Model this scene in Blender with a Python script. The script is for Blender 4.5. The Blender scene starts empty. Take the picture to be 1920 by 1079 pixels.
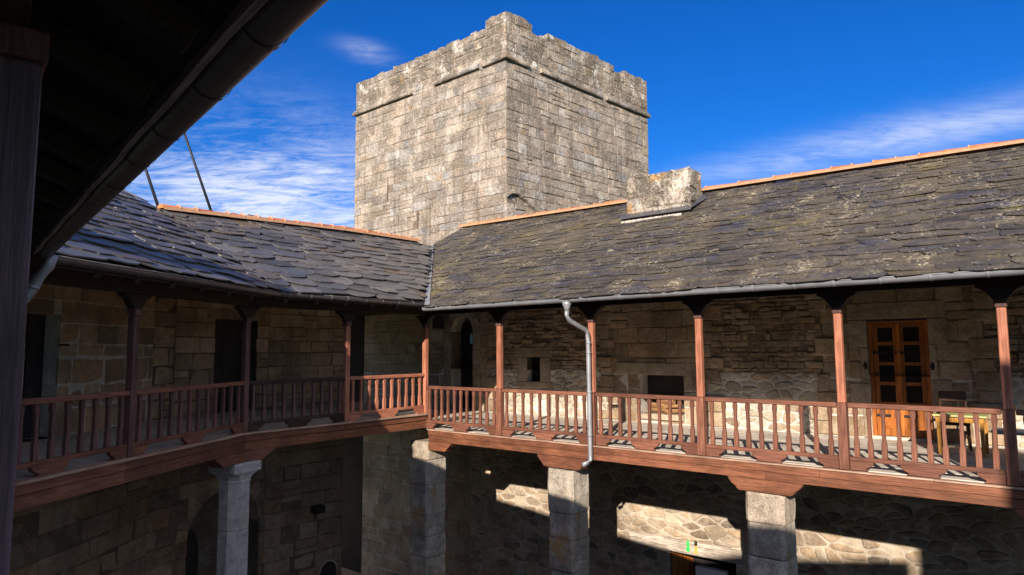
import bpy, math, random
from mathutils import Vector, Matrix
R = math.radians
random.seed(7)
rnd = random.random
uni = random.uniform
scene = bpy.context.scene
COL = scene.collection

# ------------------------------------------------------------------ camera
EZ = 1.736
cam = bpy.data.cameras.new('camera'); camo = bpy.data.objects.new('camera', cam); COL.objects.link(camo)
cam.sensor_width = 36; cam.lens = 24.0; cam.clip_start = 0.05; cam.clip_end = 3000
_p, _r = R(5.259), R(-0.3816)
_f = Vector((0, math.cos(_p), math.sin(_p))); _u = Vector((0, -math.sin(_p), math.cos(_p))); _x = Vector((1, 0, 0))
_xx = _x*math.cos(_r)+_u*math.sin(_r); _uu = -_x*math.sin(_r)+_u*math.cos(_r)
camo.matrix_world = Matrix(((_xx.x, _uu.x, -_f.x, 0), (_xx.y, _uu.y, -_f.y, 0), (_xx.z, _uu.z, -_f.z, EZ), (0, 0, 0, 1)))
scene.camera = camo

# ------------------------------------------------------------------ sun, sky, exposure
SUN_AZ, SUN_EL = 196.5, 21.0
sun = bpy.data.lights.new('sun', 'SUN'); suno = bpy.data.objects.new('sun', sun); COL.objects.link(suno)
sun.energy = 5.0; sun.angle = R(0.5); sun.color = (1.0, 0.88, 0.745)
_to = Vector((math.sin(R(SUN_AZ))*math.cos(R(SUN_EL)), math.cos(R(SUN_AZ))*math.cos(R(SUN_EL)), math.sin(R(SUN_EL))))
suno.rotation_euler = (-_to).to_track_quat('-Z', 'Y').to_euler(); suno.location = (-8, -28, 14)
scene.view_settings.view_transform = 'Standard'; scene.view_settings.look = 'None'
scene.view_settings.exposure = 0.80; scene.view_settings.gamma = 1.0

def nd(nt, typ, **kw):
    n = nt.nodes.new(typ)
    for k, v in kw.items():
        if k.startswith('i_'):
            key = k[2:]; key = int(key) if key.isdigit() else key.replace('_', ' ')
            s = n.inputs[key]
            if hasattr(v, 'is_output') or isinstance(v, bpy.types.NodeSocket): nt.links.new(v, s)
            else: s.default_value = v
        else: setattr(n, k, v)
    return n
def math_n(nt, op, a, b=None, c=None, clamp=False):
    n = nt.nodes.new('ShaderNodeMath'); n.operation = op; n.use_clamp = clamp
    for i, v in enumerate((a, b, c)):
        if v is None: continue
        if isinstance(v, bpy.types.NodeSocket): nt.links.new(v, n.inputs[i])
        else: n.inputs[i].default_value = v
    return n.outputs[0]
def mix(nt, fac, a, b, mode='MIX'):
    n = nt.nodes.new('ShaderNodeMix'); n.data_type = 'RGBA'; n.blend_type = mode
    for s, v in ((n.inputs[0], fac), (n.inputs[6], a), (n.inputs[7], b)):
        if isinstance(v, bpy.types.NodeSocket): nt.links.new(v, s)
        else: s.default_value = (v if not isinstance(v, tuple) or len(v) == 4 else (*v, 1))
    return n.outputs[2]
def sstep(nt, v, lo, hi):
    n = nt.nodes.new('ShaderNodeMapRange'); n.interpolation_type = 'SMOOTHSTEP'
    nt.links.new(v, n.inputs[0]); n.inputs[1].default_value = lo; n.inputs[2].default_value = hi
    return n.outputs[0]
def noise(nt, vec, scale, detail=4, rough=.55, dist=0.0):
    n = nd(nt, 'ShaderNodeTexNoise', i_Scale=scale, i_Detail=detail, i_Roughness=rough, i_Distortion=dist)
    if vec is not None: nt.links.new(vec, n.inputs['Vector'])
    return n.outputs[0]
def mapping(nt, vec, scale=(1, 1, 1), rot=(0, 0, 0), loc=(0, 0, 0)):
    n = nt.nodes.new('ShaderNodeMapping'); nt.links.new(vec, n.inputs[0])
    n.inputs['Location'].default_value = loc; n.inputs['Rotation'].default_value = rot; n.inputs['Scale'].default_value = scale
    return n.outputs[0]

def make_world():
    w = bpy.data.worlds.new('World'); scene.world = w; w.use_nodes = True
    nt = w.node_tree; nt.nodes.clear()
    out = nt.nodes.new('ShaderNodeOutputWorld'); bg = nt.nodes.new('ShaderNodeBackground')
    sky = nt.nodes.new('ShaderNodeTexSky'); sky.sky_type = 'NISHITA'; sky.sun_disc = False
    sky.sun_elevation = R(SUN_EL); sky.sun_rotation = R(SUN_AZ); sky.altitude = 700
    sky.air_density = 1.0; sky.dust_density = 0.45; sky.ozone_density = 4.0
    hs = nd(nt, 'ShaderNodeHueSaturation', i_Saturation=1.28, i_Value=1.0); nt.links.new(sky.outputs[0], hs.inputs['Color'])
    base = mix(nt, 1.0, hs.outputs[0], (0.40, 0.90, 1.42), 'MULTIPLY')
    tc = nt.nodes.new('ShaderNodeTexCoord'); d = tc.outputs['Generated']
    sep = nt.nodes.new('ShaderNodeSeparateXYZ'); nt.links.new(d, sep.inputs[0])
    zc = math_n(nt, 'MAXIMUM', sep.outputs[2], 0.03); zc = math_n(nt, 'ADD', zc, 0.08)
    px = math_n(nt, 'DIVIDE', sep.outputs[0], zc); py = math_n(nt, 'DIVIDE', sep.outputs[1], zc)
    cmb = nt.nodes.new('ShaderNodeCombineXYZ'); nt.links.new(px, cmb.inputs[0]); nt.links.new(py, cmb.inputs[1])
    p = cmb.outputs[0]
    def blob(c, s):   # soft patch of cirrus about a compass direction (az, el) with angular half sizes
        az, el = R(c[0]), R(c[1])
        u = Vector((math.cos(az), -math.sin(az), 0)); v = Vector((-math.sin(az)*math.sin(el), -math.cos(az)*math.sin(el), math.cos(el)))
        if len(s) > 2:
            t = R(s[2]); u, v = u*math.cos(t)+v*math.sin(t), v*math.cos(t)-u*math.sin(t)
        def dot(q):
            n = nt.nodes.new('ShaderNodeVectorMath'); n.operation = 'DOT_PRODUCT'; nt.links.new(d, n.inputs[0]); n.inputs[1].default_value = q; return n.outputs['Value']
        c0 = Vector((math.sin(az)*math.cos(el), math.cos(az)*math.cos(el), math.sin(el)))
        a = math_n(nt, 'DIVIDE', dot(u), math.sin(R(s[0]))); b = math_n(nt, 'DIVIDE', dot(v), math.sin(R(s[1])))
        rr = math_n(nt, 'ADD', math_n(nt, 'MULTIPLY', a, a), math_n(nt, 'MULTIPLY', b, b))
        g = math_n(nt, 'POWER', 2.718, math_n(nt, 'MULTIPLY', rr, -1.0))
        return math_n(nt, 'MULTIPLY', g, sstep(nt, dot(c0), 0.0, 0.3))
    # wispy cirrus: noise stretched along the wind
    wv = mapping(nt, p, (0.8, 1.35, 1), (0, 0, R(-14)))
    n1 = noise(nt, wv, 1.7, 12, .70, 1.1)
    wv2 = mapping(nt, p, (1.6, 4.2, 1), (0, 0, R(-16)))
    n2 = noise(nt, wv2, 3.0, 12, .74, .8)
    tex = math_n(nt, 'ADD', math_n(nt, 'MULTIPLY', n1, .6), math_n(nt, 'MULTIPLY', n2, .4))
    m = math_n(nt, 'MULTIPLY', blob((-20, 12.2), (8.5, 5.2)), 1.25)
    m = math_n(nt, 'ADD', m, math_n(nt, 'MULTIPLY', blob((-27, 10), (7, 4.5)), .6))
    m = math_n(nt, 'ADD', m, math_n(nt, 'MULTIPLY', blob((-12.3, 23.9), (1.9, 0.7, -12)), .5))
    m = math_n(nt, 'ADD', m, math_n(nt, 'MULTIPLY', blob((-13.2, 12.0), (5, 3.5)), .55))
    c1 = math_n(nt, 'MULTIPLY', m, sstep(nt, tex, .38, .68))
    c2 = math_n(nt, 'MULTIPLY', blob((30.5, 15.2), (16, 1.35, 4)), math_n(nt, 'ADD', math_n(nt, 'MULTIPLY', sstep(nt, tex, .34, .66), .55), .12))
    # unseen cloud banks behind and beside the viewer, added to fill the shade
    def fill_bank(az, el, a, b): return blob((az, el), (a, b))
    big = noise(nt, mapping(nt, p, (.5, .5, 1)), 1.1, 7, .6)
    bm = math_n(nt, 'ADD', math_n(nt, 'ADD', fill_bank(95, 34, 38, 26), fill_bank(150, 40, 36, 26)), math_n(nt, 'ADD', fill_bank(-110, 38, 40, 26), fill_bank(40, 62, 40, 18)), clamp=True)
    bm = math_n(nt, 'MULTIPLY', bm, sstep(nt, math_n(nt, 'MULTIPLY', sep.outputs[1], -1.0), -.45, .15))
    c3 = math_n(nt, 'MULTIPLY', bm, math_n(nt, 'ADD', math_n(nt, 'MULTIPLY', sstep(nt, big, .35, .6), .72), .27))
    cl = math_n(nt, 'ADD', math_n(nt, 'ADD', c1, c2), c3, clamp=True)
    cl = math_n(nt, 'MULTIPLY', cl, .78)
    colr = mix(nt, cl, base, (9.6, 9.9, 11.0))
    nt.links.new(colr, bg.inputs[0]); bg.inputs[1].default_value = 0.060
    nt.links.new(bg.outputs[0], out.inputs[0])
make_world()

# ------------------------------------------------------------------ materials
def newmat(name):
    m = bpy.data.materials.new(name); m.use_nodes = True; nt = m.node_tree; nt.nodes.clear()
    out = nt.nodes.new('ShaderNodeOutputMaterial'); b = nt.nodes.new('ShaderNodeBsdfPrincipled'); nt.links.new(b.outputs[0], out.inputs[0])
    tc = nt.nodes.new('ShaderNodeTexCoord')
    return m, nt, b, tc.outputs['Object']
def bump(nt, b, h, strength, dist=.02):
    n = nd(nt, 'ShaderNodeBump', i_Strength=strength, i_Distance=dist); nt.links.new(h, n.inputs['Height']); nt.links.new(n.outputs[0], b.inputs['Normal'])
def tone_attr(nt):
    n = nt.nodes.new('ShaderNodeAttribute'); n.attribute_name = 'tone'; return n.outputs['Color']

def stone_mat(name, white=.5, orange=.3, dark=.5, streak=0.0, grain=1.0, moss=0.0, wt=.0, ot=.0, dt=.0, smear=0.0, speck=0.0):
    m, nt, b, co = newmat(name)
    c = tone_attr(nt)
    big = noise(nt, co, 1.1, 5, .6); mid = noise(nt, co, 7, 6, .65); fine = noise(nt, co, 55, 5, .7); vf = noise(nt, co, 160, 3, .6)
    v = math_n(nt, 'ADD', math_n(nt, 'MULTIPLY', mid, .8), math_n(nt, 'ADD', math_n(nt, 'MULTIPLY', fine, .75*grain), math_n(nt, 'MULTIPLY', vf, .45*grain)))
    v = math_n(nt, 'ADD', v, 1-.4-.6*grain)
    v = math_n(nt, 'ADD', math_n(nt, 'MULTIPLY', math_n(nt, 'SUBTRACT', v, 1.0), 1.9), 1.0); v = math_n(nt, 'MAXIMUM', v, .25)
    c = mix(nt, 1.0, c, _grey(nt, v), 'MULTIPLY')
    if smear:
        sm = math_n(nt, 'ADD', math_n(nt, 'MULTIPLY', noise(nt, mapping(nt, co, loc=(21, 5, 8)), 2.6, 4, .6), .5), math_n(nt, 'MULTIPLY', noise(nt, co, 12, 7, .75), .55))
        c = mix(nt, math_n(nt, 'MULTIPLY', sstep(nt, sm, .47, .62), smear), c, (.52, .435, .335))
    # grime: large dark patches and freckles of black lichen
    dk = math_n(nt, 'MULTIPLY', sstep(nt, math_n(nt, 'ADD', math_n(nt, 'MULTIPLY', big, .6), math_n(nt, 'MULTIPLY', noise(nt, co, 14, 7, .75), .5)), .50-dt, .64-dt), dark)
    c = mix(nt, dk, c, (.085, .068, .05))
    if streak:
        sv = mapping(nt, co, (2.6, 2.6, .16)); st = noise(nt, sv, 1.5, 6, .62)
        c = mix(nt, math_n(nt, 'MULTIPLY', sstep(nt, st, .50, .70), streak), c, (.11, .09, .068))
    if speck:   # crustose lichen freckles, pale and black
        s1 = noise(nt, mapping(nt, co, loc=(3, 3, 8)), 13, 6, .85); s2 = noise(nt, mapping(nt, co, loc=(7, 1, 2)), 15, 6, .85)
        c = mix(nt, math_n(nt, 'MULTIPLY', sstep(nt, s1, .54, .62), speck*.8), c, (.60, .56, .50))
        c = mix(nt, math_n(nt, 'MULTIPLY', sstep(nt, s2, .54, .64), speck), c, (.10, .085, .07))
    l1 = noise(nt, mapping(nt, co, (1, 1, 1), loc=(13, 4, 7)), 1.5, 2, .5); l2 = noise(nt, co, 16, 7, .72)
    lm = math_n(nt, 'ADD', math_n(nt, 'MULTIPLY', l1, .62), math_n(nt, 'MULTIPLY', l2, .5))
    c = mix(nt, math_n(nt, 'MULTIPLY', sstep(nt, lm, .63-wt, .685-wt), white), c, (.66, .63, .57))
    o1 = noise(nt, mapping(nt, co, loc=(3, 31, 17)), 1.9, 2, .5); o2 = noise(nt, mapping(nt, co, loc=(9, 2, 5)), 19, 6, .7)
    om = math_n(nt, 'ADD', math_n(nt, 'MULTIPLY', o1, .62), math_n(nt, 'MULTIPLY', o2, .5))
    c = mix(nt, math_n(nt, 'MULTIPLY', sstep(nt, om, .65-ot, .72-ot), orange), c, (.46, .235, .06))
    if moss:
        mm = noise(nt, mapping(nt, co, loc=(40, 3, 9)), 4.5, 7, .7)
        c = mix(nt, math_n(nt, 'MULTIPLY', sstep(nt, mm, .55, .66), moss), c, (.07, .065, .02))
    nt.links.new(c, b.inputs['Base Color']); b.inputs['Roughness'].default_value = .93; b.inputs['Specular IOR Level'].default_value = .2
    h = math_n(nt, 'ADD', math_n(nt, 'MULTIPLY', mid, 1.0), math_n(nt, 'ADD', math_n(nt, 'MULTIPLY', fine, .5), math_n(nt, 'MULTIPLY', l2, .35)))
    bump(nt, b, h, 1.0, .05)
    return m
def _grey(nt, v):
    n = nt.nodes.new('ShaderNodeCombineColor')
    for i in range(3): nt.links.new(v, n.inputs[i])
    return n.outputs[0]

def wood_mat(name, col, col2, axis, rough=.6, wear=.25, wearcol=(.5, .36, .25)):
    m, nt, b, co = newmat(name)
    sc = [14, 14, 14]; sc[axis] = .9
    g = noise(nt, mapping(nt, co, tuple(sc)), 2.4, 7, .65, .6)
    sc2 = [70, 70, 70]; sc2[axis] = 2.2
    g2 = noise(nt, mapping(nt, co, tuple(sc2)), 1.5, 4, .6)
    big = noise(nt, co, 1.7, 5, .6)
    oi = nt.nodes.new('ShaderNodeObjectInfo')
    f = math_n(nt, 'ADD', math_n(nt, 'MULTIPLY', g, .6), math_n(nt, 'MULTIPLY', g2, .45))
    c = mix(nt, sstep(nt, f, .40, .62), tuple(x*.8 for x in col2), tuple(min(1, x*1.12) for x in col))
    c = mix(nt, math_n(nt, 'MULTIPLY', sstep(nt, big, .38, .68), .6), c, tuple(x*.6 for x in col2))
    wr = noise(nt, mapping(nt, co, tuple(x*.5 for x in sc), loc=(7, 7, 7)), 2.0, 6, .72)
    c = mix(nt, math_n(nt, 'MULTIPLY', sstep(nt, wr, .58, .72), wear), c, wearcol)
    rv = math_n(nt, 'ADD', math_n(nt, 'MULTIPLY', oi.outputs['Random'], .42), .76)
    c = mix(nt, 1.0, c, _grey(nt, rv), 'MULTIPLY')
    nt.links.new(c, b.inputs['Base Color']); b.inputs['Roughness'].default_value = rough; b.inputs['Specular IOR Level'].default_value = .3
    bump(nt, b, math_n(nt, 'ADD', g, math_n(nt, 'MULTIPLY', g2, .6)), .55, .008)
    return m
def slate_mat(name, rough, spec, lichen, brown):
    m, nt, b, co = newmat(name)
    c = tone_attr(nt)
    mid = noise(nt, co, 5, 6, .65); fine = noise(nt, co, 40, 5, .7); big = noise(nt, co, .8, 5, .6)
    v = math_n(nt, 'ADD', math_n(nt, 'MULTIPLY', mid, .9), math_n(nt, 'MULTIPLY', fine, .9)); v = math_n(nt, 'ADD', v, .1)
    c = mix(nt, 1.0, c, _grey(nt, v), 'MULTIPLY')
    if brown:
        bm = math_n(nt, 'ADD', math_n(nt, 'MULTIPLY', big, .55), math_n(nt, 'MULTIPLY', noise(nt, mapping(nt, co, loc=(5, 9, 2)), 6, 8, .72), .55))
        c = mix(nt, math_n(nt, 'MULTIPLY', sstep(nt, bm, .48, .66), brown), c, (.125, .10, .068))
    if lichen:
        lm = math_n(nt, 'ADD', math_n(nt, 'MULTIPLY', noise(nt, mapping(nt, co, loc=(11, 3, 1)), 2.2, 3, .5), .45), math_n(nt, 'MULTIPLY', noise(nt, mapping(nt, co, (1, 1, 2)), 17, 7, .75), .62))
        c = mix(nt, math_n(nt, 'MULTIPLY', sstep(nt, lm, .625, .69), lichen), c, (.50, .43, .29))
        ym = math_n(nt, 'ADD', math_n(nt, 'MULTIPLY', noise(nt, mapping(nt, co, loc=(1, 23, 1)), 1.3, 3, .5), .5), math_n(nt, 'MULTIPLY', noise(nt, mapping(nt, co, loc=(8, 8, 2)), 21, 7, .78), .6))
        c = mix(nt, math_n(nt, 'MULTIPLY', sstep(nt, ym, .61, .70), lichen*.65), c, (.21, .17, .06))
    if lichen:
        fl = noise(nt, mapping(nt, co, (.6, 1, 1), loc=(2, 4, 40)), 30, 5, .78); f2 = noise(nt, mapping(nt, co, loc=(21, 4, 4)), 1.7, 3, .6)
        fm = math_n(nt, 'ADD', math_n(nt, 'MULTIPLY', fl, .8), math_n(nt, 'MULTIPLY', f2, .3))
        c = mix(nt, math_n(nt, 'MULTIPLY', sstep(nt, fm, .635, .69), lichen), c, (.55, .49, .36))
    nt.links.new(c, b.inputs['Base Color'])
    rr = math_n(nt, 'ADD', math_n(nt, 'MULTIPLY', mid, .3), rough-.15)
    nt.links.new(rr, b.inputs['Roughness']); b.inputs['Specular IOR Level'].default_value = spec
    bump(nt, b, math_n(nt, 'ADD', mid, math_n(nt, 'MULTIPLY', fine, .5)), .5, .015)
    return m
def plain_mat(name, col, rough=.7, metal=0., var=.3, scale=6, spec=.4, b_str=.25):
    m, nt, b, co = newmat(name)
    n = noise(nt, co, scale, 6, .65); v = math_n(nt, 'ADD', math_n(nt, 'MULTIPLY', n, var*2), 1-var)
    c = mix(nt, 1.0, (*col, 1), _grey(nt, v), 'MULTIPLY')
    nt.links.new(c, b.inputs['Base Color']); b.inputs['Roughness'].default_value = rough; b.inputs['Metallic'].default_value = metal; b.inputs['Specular IOR Level'].default_value = spec
    bump(nt, b, n, b_str, .01)
    return m
def tile_mat(name):
    m, nt, b, co = newmat(name)
    c = tone_attr(nt); n = noise(nt, co, 9, 6, .7)
    c = mix(nt, 1.0, c, _grey(nt, math_n(nt, 'ADD', n, .5)), 'MULTIPLY')
    c = mix(nt, math_n(nt, 'MULTIPLY', sstep(nt, noise(nt, co, 5, 7, .7), .55, .68), .55), c, (.30, .24, .15))
    nt.links.new(c, b.inputs['Base Color']); b.inputs['Roughness'].default_value = .9; bump(nt, b, n, .4, .01)
    return m
def ground_mat(name, col, col2, scale):
    m, nt, b, co = newmat(name)
    n = noise(nt, co, scale, 8, .7); n2 = noise(nt, co, scale*9, 4, .7)
    c = mix(nt, sstep(nt, math_n(nt, 'ADD', math_n(nt, 'MULTIPLY', n, .6), math_n(nt, 'MULTIPLY', n2, .4)), .35, .65), (*col, 1), (*col2, 1))
    nt.links.new(c, b.inputs['Base Color']); b.inputs['Roughness'].default_value = .95; bump(nt, b, n2, .5, .03)
    return m

M_TOWER = stone_mat('lichen_granite', white=.8, orange=.5, dark=.6, streak=.7, grain=1.25, wt=-.04, ot=-.01, dt=.03, speck=1.0)
M_PARA = stone_mat('weathered_parapet_stone', white=.85, orange=.4, dark=.8, streak=.75, moss=.5, wt=-.01, dt=.04, speck=.9)
M_CHIM = stone_mat('lichen_covered_stone', white=1.0, orange=.9, dark=.9, moss=.9, wt=.005, ot=.015, dt=.06, speck=1.0)
M_RUBBLE = stone_mat('rubble_stone', white=.12, orange=.30, dark=.45, grain=1.0, smear=.62)
M_ASHLAR = stone_mat('dressed_stone', white=.12, orange=.2, dark=.45, grain=.9, smear=.25)
M_PILLAR = stone_mat('pillar_granite', white=.5, orange=.75, dark=.55, streak=.3, ot=.03, wt=.0, speck=.6)
M_GREYP = stone_mat('pale_granite', white=.1, orange=.0, dark=.12, grain=.9)
M_MORTAR = stone_mat('lime_mortar', white=.25, orange=.1, dark=.35, grain=.7)
RED, RED2 = (.42, .168, .10), (.30, .108, .062)
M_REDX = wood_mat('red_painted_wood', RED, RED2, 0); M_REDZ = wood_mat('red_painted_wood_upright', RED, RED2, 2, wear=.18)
BRN, BRN2 = (.205, .085, .053), (.13, .050, .031)
M_BRNX = wood_mat('brown_stained_wood', BRN, BRN2, 0, wear=.12, wearcol=(.34, .2, .13)); M_BRNZ = wood_mat('brown_stained_wood_upright', BRN, BRN2, 2, wear=.12, wearcol=(.34, .2, .13))
BEA, BEA2 = (.225, .088, .046), (.135, .050, .026)
M_BEAM = wood_mat('orange_brown_beam', BEA, BEA2, 0, wear=.3, wearcol=(.42, .22, .11))
M_DARKX = wood_mat('dark_old_or_shaded_timber', (.05, .028, .018), (.025, .014, .010), 0, wear=.2, wearcol=(.12, .08, .055), rough=.75)
M_DARKZ = wood_mat('dark_old_or_shaded_timber_upright', (.15, .075, .066), (.095, .045, .040), 2, wear=.15, wearcol=(.12, .08, .06), rough=.7)
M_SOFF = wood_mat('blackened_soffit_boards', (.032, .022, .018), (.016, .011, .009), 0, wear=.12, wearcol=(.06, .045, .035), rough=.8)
M_DECK = wood_mat('grey_weathered_boards', (.62, .56, .49), (.42, .375, .325), 0, wear=.4, wearcol=(.62, .57, .5), rough=.85)
M_EDGE = wood_mat('pale_brown_edge_boards', (.40, .27, .20), (.26, .15, .10), 0, wear=.3, wearcol=(.5, .42, .36), rough=.8)
M_LINTEL = wood_mat('bleached_old_beam', (.60, .52, .44), (.24, .19, .15), 0, wear=.35, wearcol=(.1, .08, .065), rough=.85)
M_DOOR = wood_mat('varnished_pine', (.46, .155, .028), (.26, .075, .014), 2, wear=.15, rough=.4)
M_DDOOR = wood_mat('dark_door_wood', (.05, .042, .048), (.028, .024, .028), 2, wear=.1, wearcol=(.05, .04, .04))
M_ZINC = plain_mat('weathered_zinc', (.26, .27, .29), .5, .35, .5, 3.5)
M_DZINC = plain_mat('dark_zinc', (.13, .12, .12), .40, .45, .4, 4)
M_NGUT = plain_mat('court_tinted_zinc', (.15, .125, .12), .42, .35, .4, 4)  # brown of the reflected sunlit court put into the colour
M_NPOST = wood_mat('purple_brown_old_post', (.17, .11, .13), (.11, .07, .085), 2, wear=.2, wearcol=(.3, .24, .24), rough=.55)
M_EAVE = wood_mat('pale_edge_board', (.30, .25, .25), (.2, .16, .16), 0, wear=.2, rough=.7)
M_IRON = plain_mat('black_iron', (.02, .02, .022), .5, .4, .3)
M_TILE = tile_mat('terracotta')
M_SLATE_A = slate_mat('clean_slate', .37, .5, .0, .25)
M_SLATE_B = slate_mat('mossy_slate', .62, .35, 1.0, .75)
M_PAVE = ground_mat('courtyard_gravel', (.23, .19, .15), (.34, .29, .23), 2.0)
M_GRASS = ground_mat('meadow_green', (.05, .09, .02), (.10, .15, .035), 3.0)
M_VOID = plain_mat('unlit_interior_dark', (.03, .026, .024), .95, 0, .3)  # near-black colour stands in for the darkness of unlit interiors
M_GLASS = plain_mat('dark_window_glass', (.012, .010, .010), .08, 0, .1, 2, .6, .02)
M_WHITE = plain_mat('white_plaster', (.78, .74, .68), .9, 0, .12, 9)
M_CUSH = plain_mat('grey_cushion', (.20, .20, .21), .9, 0, .2, 20)
M_TTOP = plain_mat('yellow_green_tabletop', (.40, .40, .17), .6, 0, .2)
M_TLEG = wood_mat('amber_furniture_wood', (.55, .27, .05), (.36, .15, .03), 2, rough=.45)
M_CHAIR = wood_mat('dark_chair_wood', (.06, .024, .014), (.03, .012, .008), 2, rough=.45)
M_GREEN = plain_mat('bright_green_paint', (.03, .62, .10), .5, 0, .05)
M_YEL = plain_mat('ochre_paint', (.75, .36, .05), .5, 0, .05)
M_BLACK = plain_mat('black_paint', (.012, .012, .012), .5, 0, .05)
M_LOG = wood_mat('split_firewood', (.42, .23, .10), (.16, .08, .04), 0, rough=.85)

# ------------------------------------------------------------------ mesh helpers
class MB:
    def __init__(s): s.v = []; s.f = []; s.t = []; s.m = []; s.mi = 0; s.tone = (.5, .5, .5)
    def add(s, vs, fs, tone=None, mi=None):
        o = len(s.v); s.v += [tuple(x) for x in vs]
        for f in fs: s.f.append(tuple(i+o for i in f)); s.t.append(tone or s.tone); s.m.append(s.mi if mi is None else mi)
    def box(s, x0, x1, y0, y1, z0, z1, **k):
        s.add([(x0, y0, z0), (x1, y0, z0), (x1, y1, z0), (x0, y1, z0), (x0, y0, z1), (x1, y0, z1), (x1, y1, z1), (x0, y1, z1)],
              [(0, 3, 2, 1), (4, 5, 6, 7), (0, 1, 5, 4), (1, 2, 6, 5), (2, 3, 7, 6), (3, 0, 4, 7)], **k)
    def prism(s, poly, y0, y1, axis='y', **k):   # poly in (a, z), extruded along y (or x when axis='x', or z)
        n = len(poly)
        if axis == 'y': V = [(a, y0, z) for a, z in poly]+[(a, y1, z) for a, z in poly]
        elif axis == 'x': V = [(y0, a, z) for a, z in poly]+[(y1, a, z) for a, z in poly]
        else: V = [(a, b, y0) for a, b in poly]+[(a, b, y1) for a, b in poly]
        s.add(V, [tuple(range(n))[::-1], tuple(range(n, 2*n))]+[(i, (i+1) % n, n+(i+1) % n, n+i) for i in range(n)], **k)
    def tube(s, pts, r, n=10, cap=True, **k):
        pts = [Vector(p) for p in pts]; V = []; F = []
        rs = r if isinstance(r, (list, tuple)) else [r]*len(pts)
        for i, p in enumerate(pts):
            d = (pts[min(i+1, len(pts)-1)]-pts[max(i-1, 0)]).normalized()
            a = d.orthogonal().normalized() if abs(d.z) < .9 else Vector((1, 0, 0)); a = (a-d*a.dot(d)).normalized()
            if abs(d.z) < .9: a = Vector((0, 0, 1)); a = (a-d*a.dot(d)).normalized()
            b = d.cross(a)
            for j in range(n):
                t = 2*math.pi*j/n; V.append(p+(a*math.cos(t)+b*math.sin(t))*rs[i])
        for i in range(len(pts)-1):
            for j in range(n): F.append((i*n+j, i*n+(j+1) % n, (i+1)*n+(j+1) % n, (i+1)*n+j))
        if cap: F += [tuple(range(n))[::-1], tuple(range((len(pts)-1)*n, len(pts)*n))]
        s.add(V, F, **k)
    def build(s, name, mats, parent=None, M=None, bevel=0, smooth=False):
        me = bpy.data.meshes.new(name); me.from_pydata([tuple(x) for x in s.v], [], s.f)
        if not isinstance(mats, (list, tuple)): mats = [mats]
        for m in mats: me.materials.append(m)
        me.polygons.foreach_set('material_index', s.m)
        at = me.attributes.new('tone', 'FLOAT_COLOR', 'FACE')
        at.data.foreach_set('color', [c for t in s.t for c in (t[0], t[1], t[2], 1.0)])
        if smooth: me.polygons.foreach_set('use_smooth', [True]*len(s.f))
        me.update()
        ob = bpy.data.objects.new(name, me); COL.objects.link(ob)
        if parent is not None: ob.parent = parent
        if M is not None: ob.matrix_basis = M
        if bevel:
            b = ob.modifiers.new('bevel', 'BEVEL'); b.width = bevel; b.segments = 2; b.limit_method = 'ANGLE'; b.angle_limit = R(40)
        return ob
def tag(o, label=None, cat=None, group=None, kind=None):
    if label: o['label'] = label
    if cat: o['category'] = cat
    if group: o['group'] = group
    if kind: o['kind'] = kind
    return o
def thing(name, M, label, cat, group=None):
    o = bpy.data.objects.new(name, None); COL.objects.link(o); o.matrix_basis = M; o.empty_display_size = .2
    return tag(o, label, cat, group)
def copy_tree(o, parent=None):
    c = o.copy(); COL.objects.link(c)
    if parent is not None: c.parent = parent
    for ch in list(o.children): copy_tree(ch, c)
    return c

# frames: x along the wing (to the right seen from the court), y towards its wall, z up (0 = floor of the right wing)
def frame(az_right):
    a = R(az_right); u = (math.sin(a), math.cos(a)); v = (-math.cos(a), math.sin(a))
    return Matrix(((u[0], v[0], 0, 0), (u[1], v[1], 0, 0), (0, 0, 1, 0), (0, 0, 0, 1)))
FB, FA1, FA2, FD = frame(180-50.17), frame(9.84), frame(37.95), frame(-39.6)
def at(F, x, y, z=0): return F @ Matrix.Translation((x, y, z))
ZA = .327
GROUND = -5.6

# ---- masonry: stones as real blocks standing proud of a mortar bed
def shrink(poly, d):
    n = len(poly); out = []
    for i in range(n):
        p0, p1, p2 = poly[i-1], poly[i], poly[(i+1) % n]
        e1 = (p1[0]-p0[0], p1[1]-p0[1]); e2 = (p2[0]-p1[0], p2[1]-p1[1])
        l1 = math.hypot(*e1) or 1e-6; l2 = math.hypot(*e2) or 1e-6
        n1 = (-e1[1]/l1, e1[0]/l1); n2 = (-e2[1]/l2, e2[0]/l2)
        bx, by = n1[0]+n2[0], n1[1]+n2[1]; k = bx*n1[0]+by*n1[1]
        k = max(k, .5); out.append((p1[0]+bx*d/k, p1[1]+by*d/k))
    return out
def area(p): return .5*sum(p[i-1][0]*p[i][1]-p[i][0]*p[i-1][1] for i in range(len(p)))
def clip(poly, a, b, c):      # keep a*x+b*y <= c
    out = []
    for i in range(len(poly)):
        p, q = poly[i-1], poly[i]; dp, dq = a*p[0]+b*p[1]-c, a*q[0]+b*q[1]-c
        if (dp <= 0) != (dq <= 0):
            t = dp/(dp-dq); out.append((p[0]+(q[0]-p[0])*t, p[1]+(q[1]-p[1])*t))
        if dq <= 0: out.append(q)
    return out
def avoid(poly, holes):
    for (x0, x1, z0, z1) in holes:
        if not poly: return poly
        if max(p[0] for p in poly) <= x0 or min(p[0] for p in poly) >= x1 or max(p[1] for p in poly) <= z0 or min(p[1] for p in poly) >= z1: continue
        c = [clip(poly, 1, 0, x0), clip(poly, -1, 0, -x1), clip(poly, 0, 1, z0), clip(poly, 0, -1, -z1)]
        poly = max(c, key=lambda q: area(q) if len(q) > 2 else 0)
        if len(poly) < 3 or area(poly) < .0008: return None
    return poly
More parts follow.
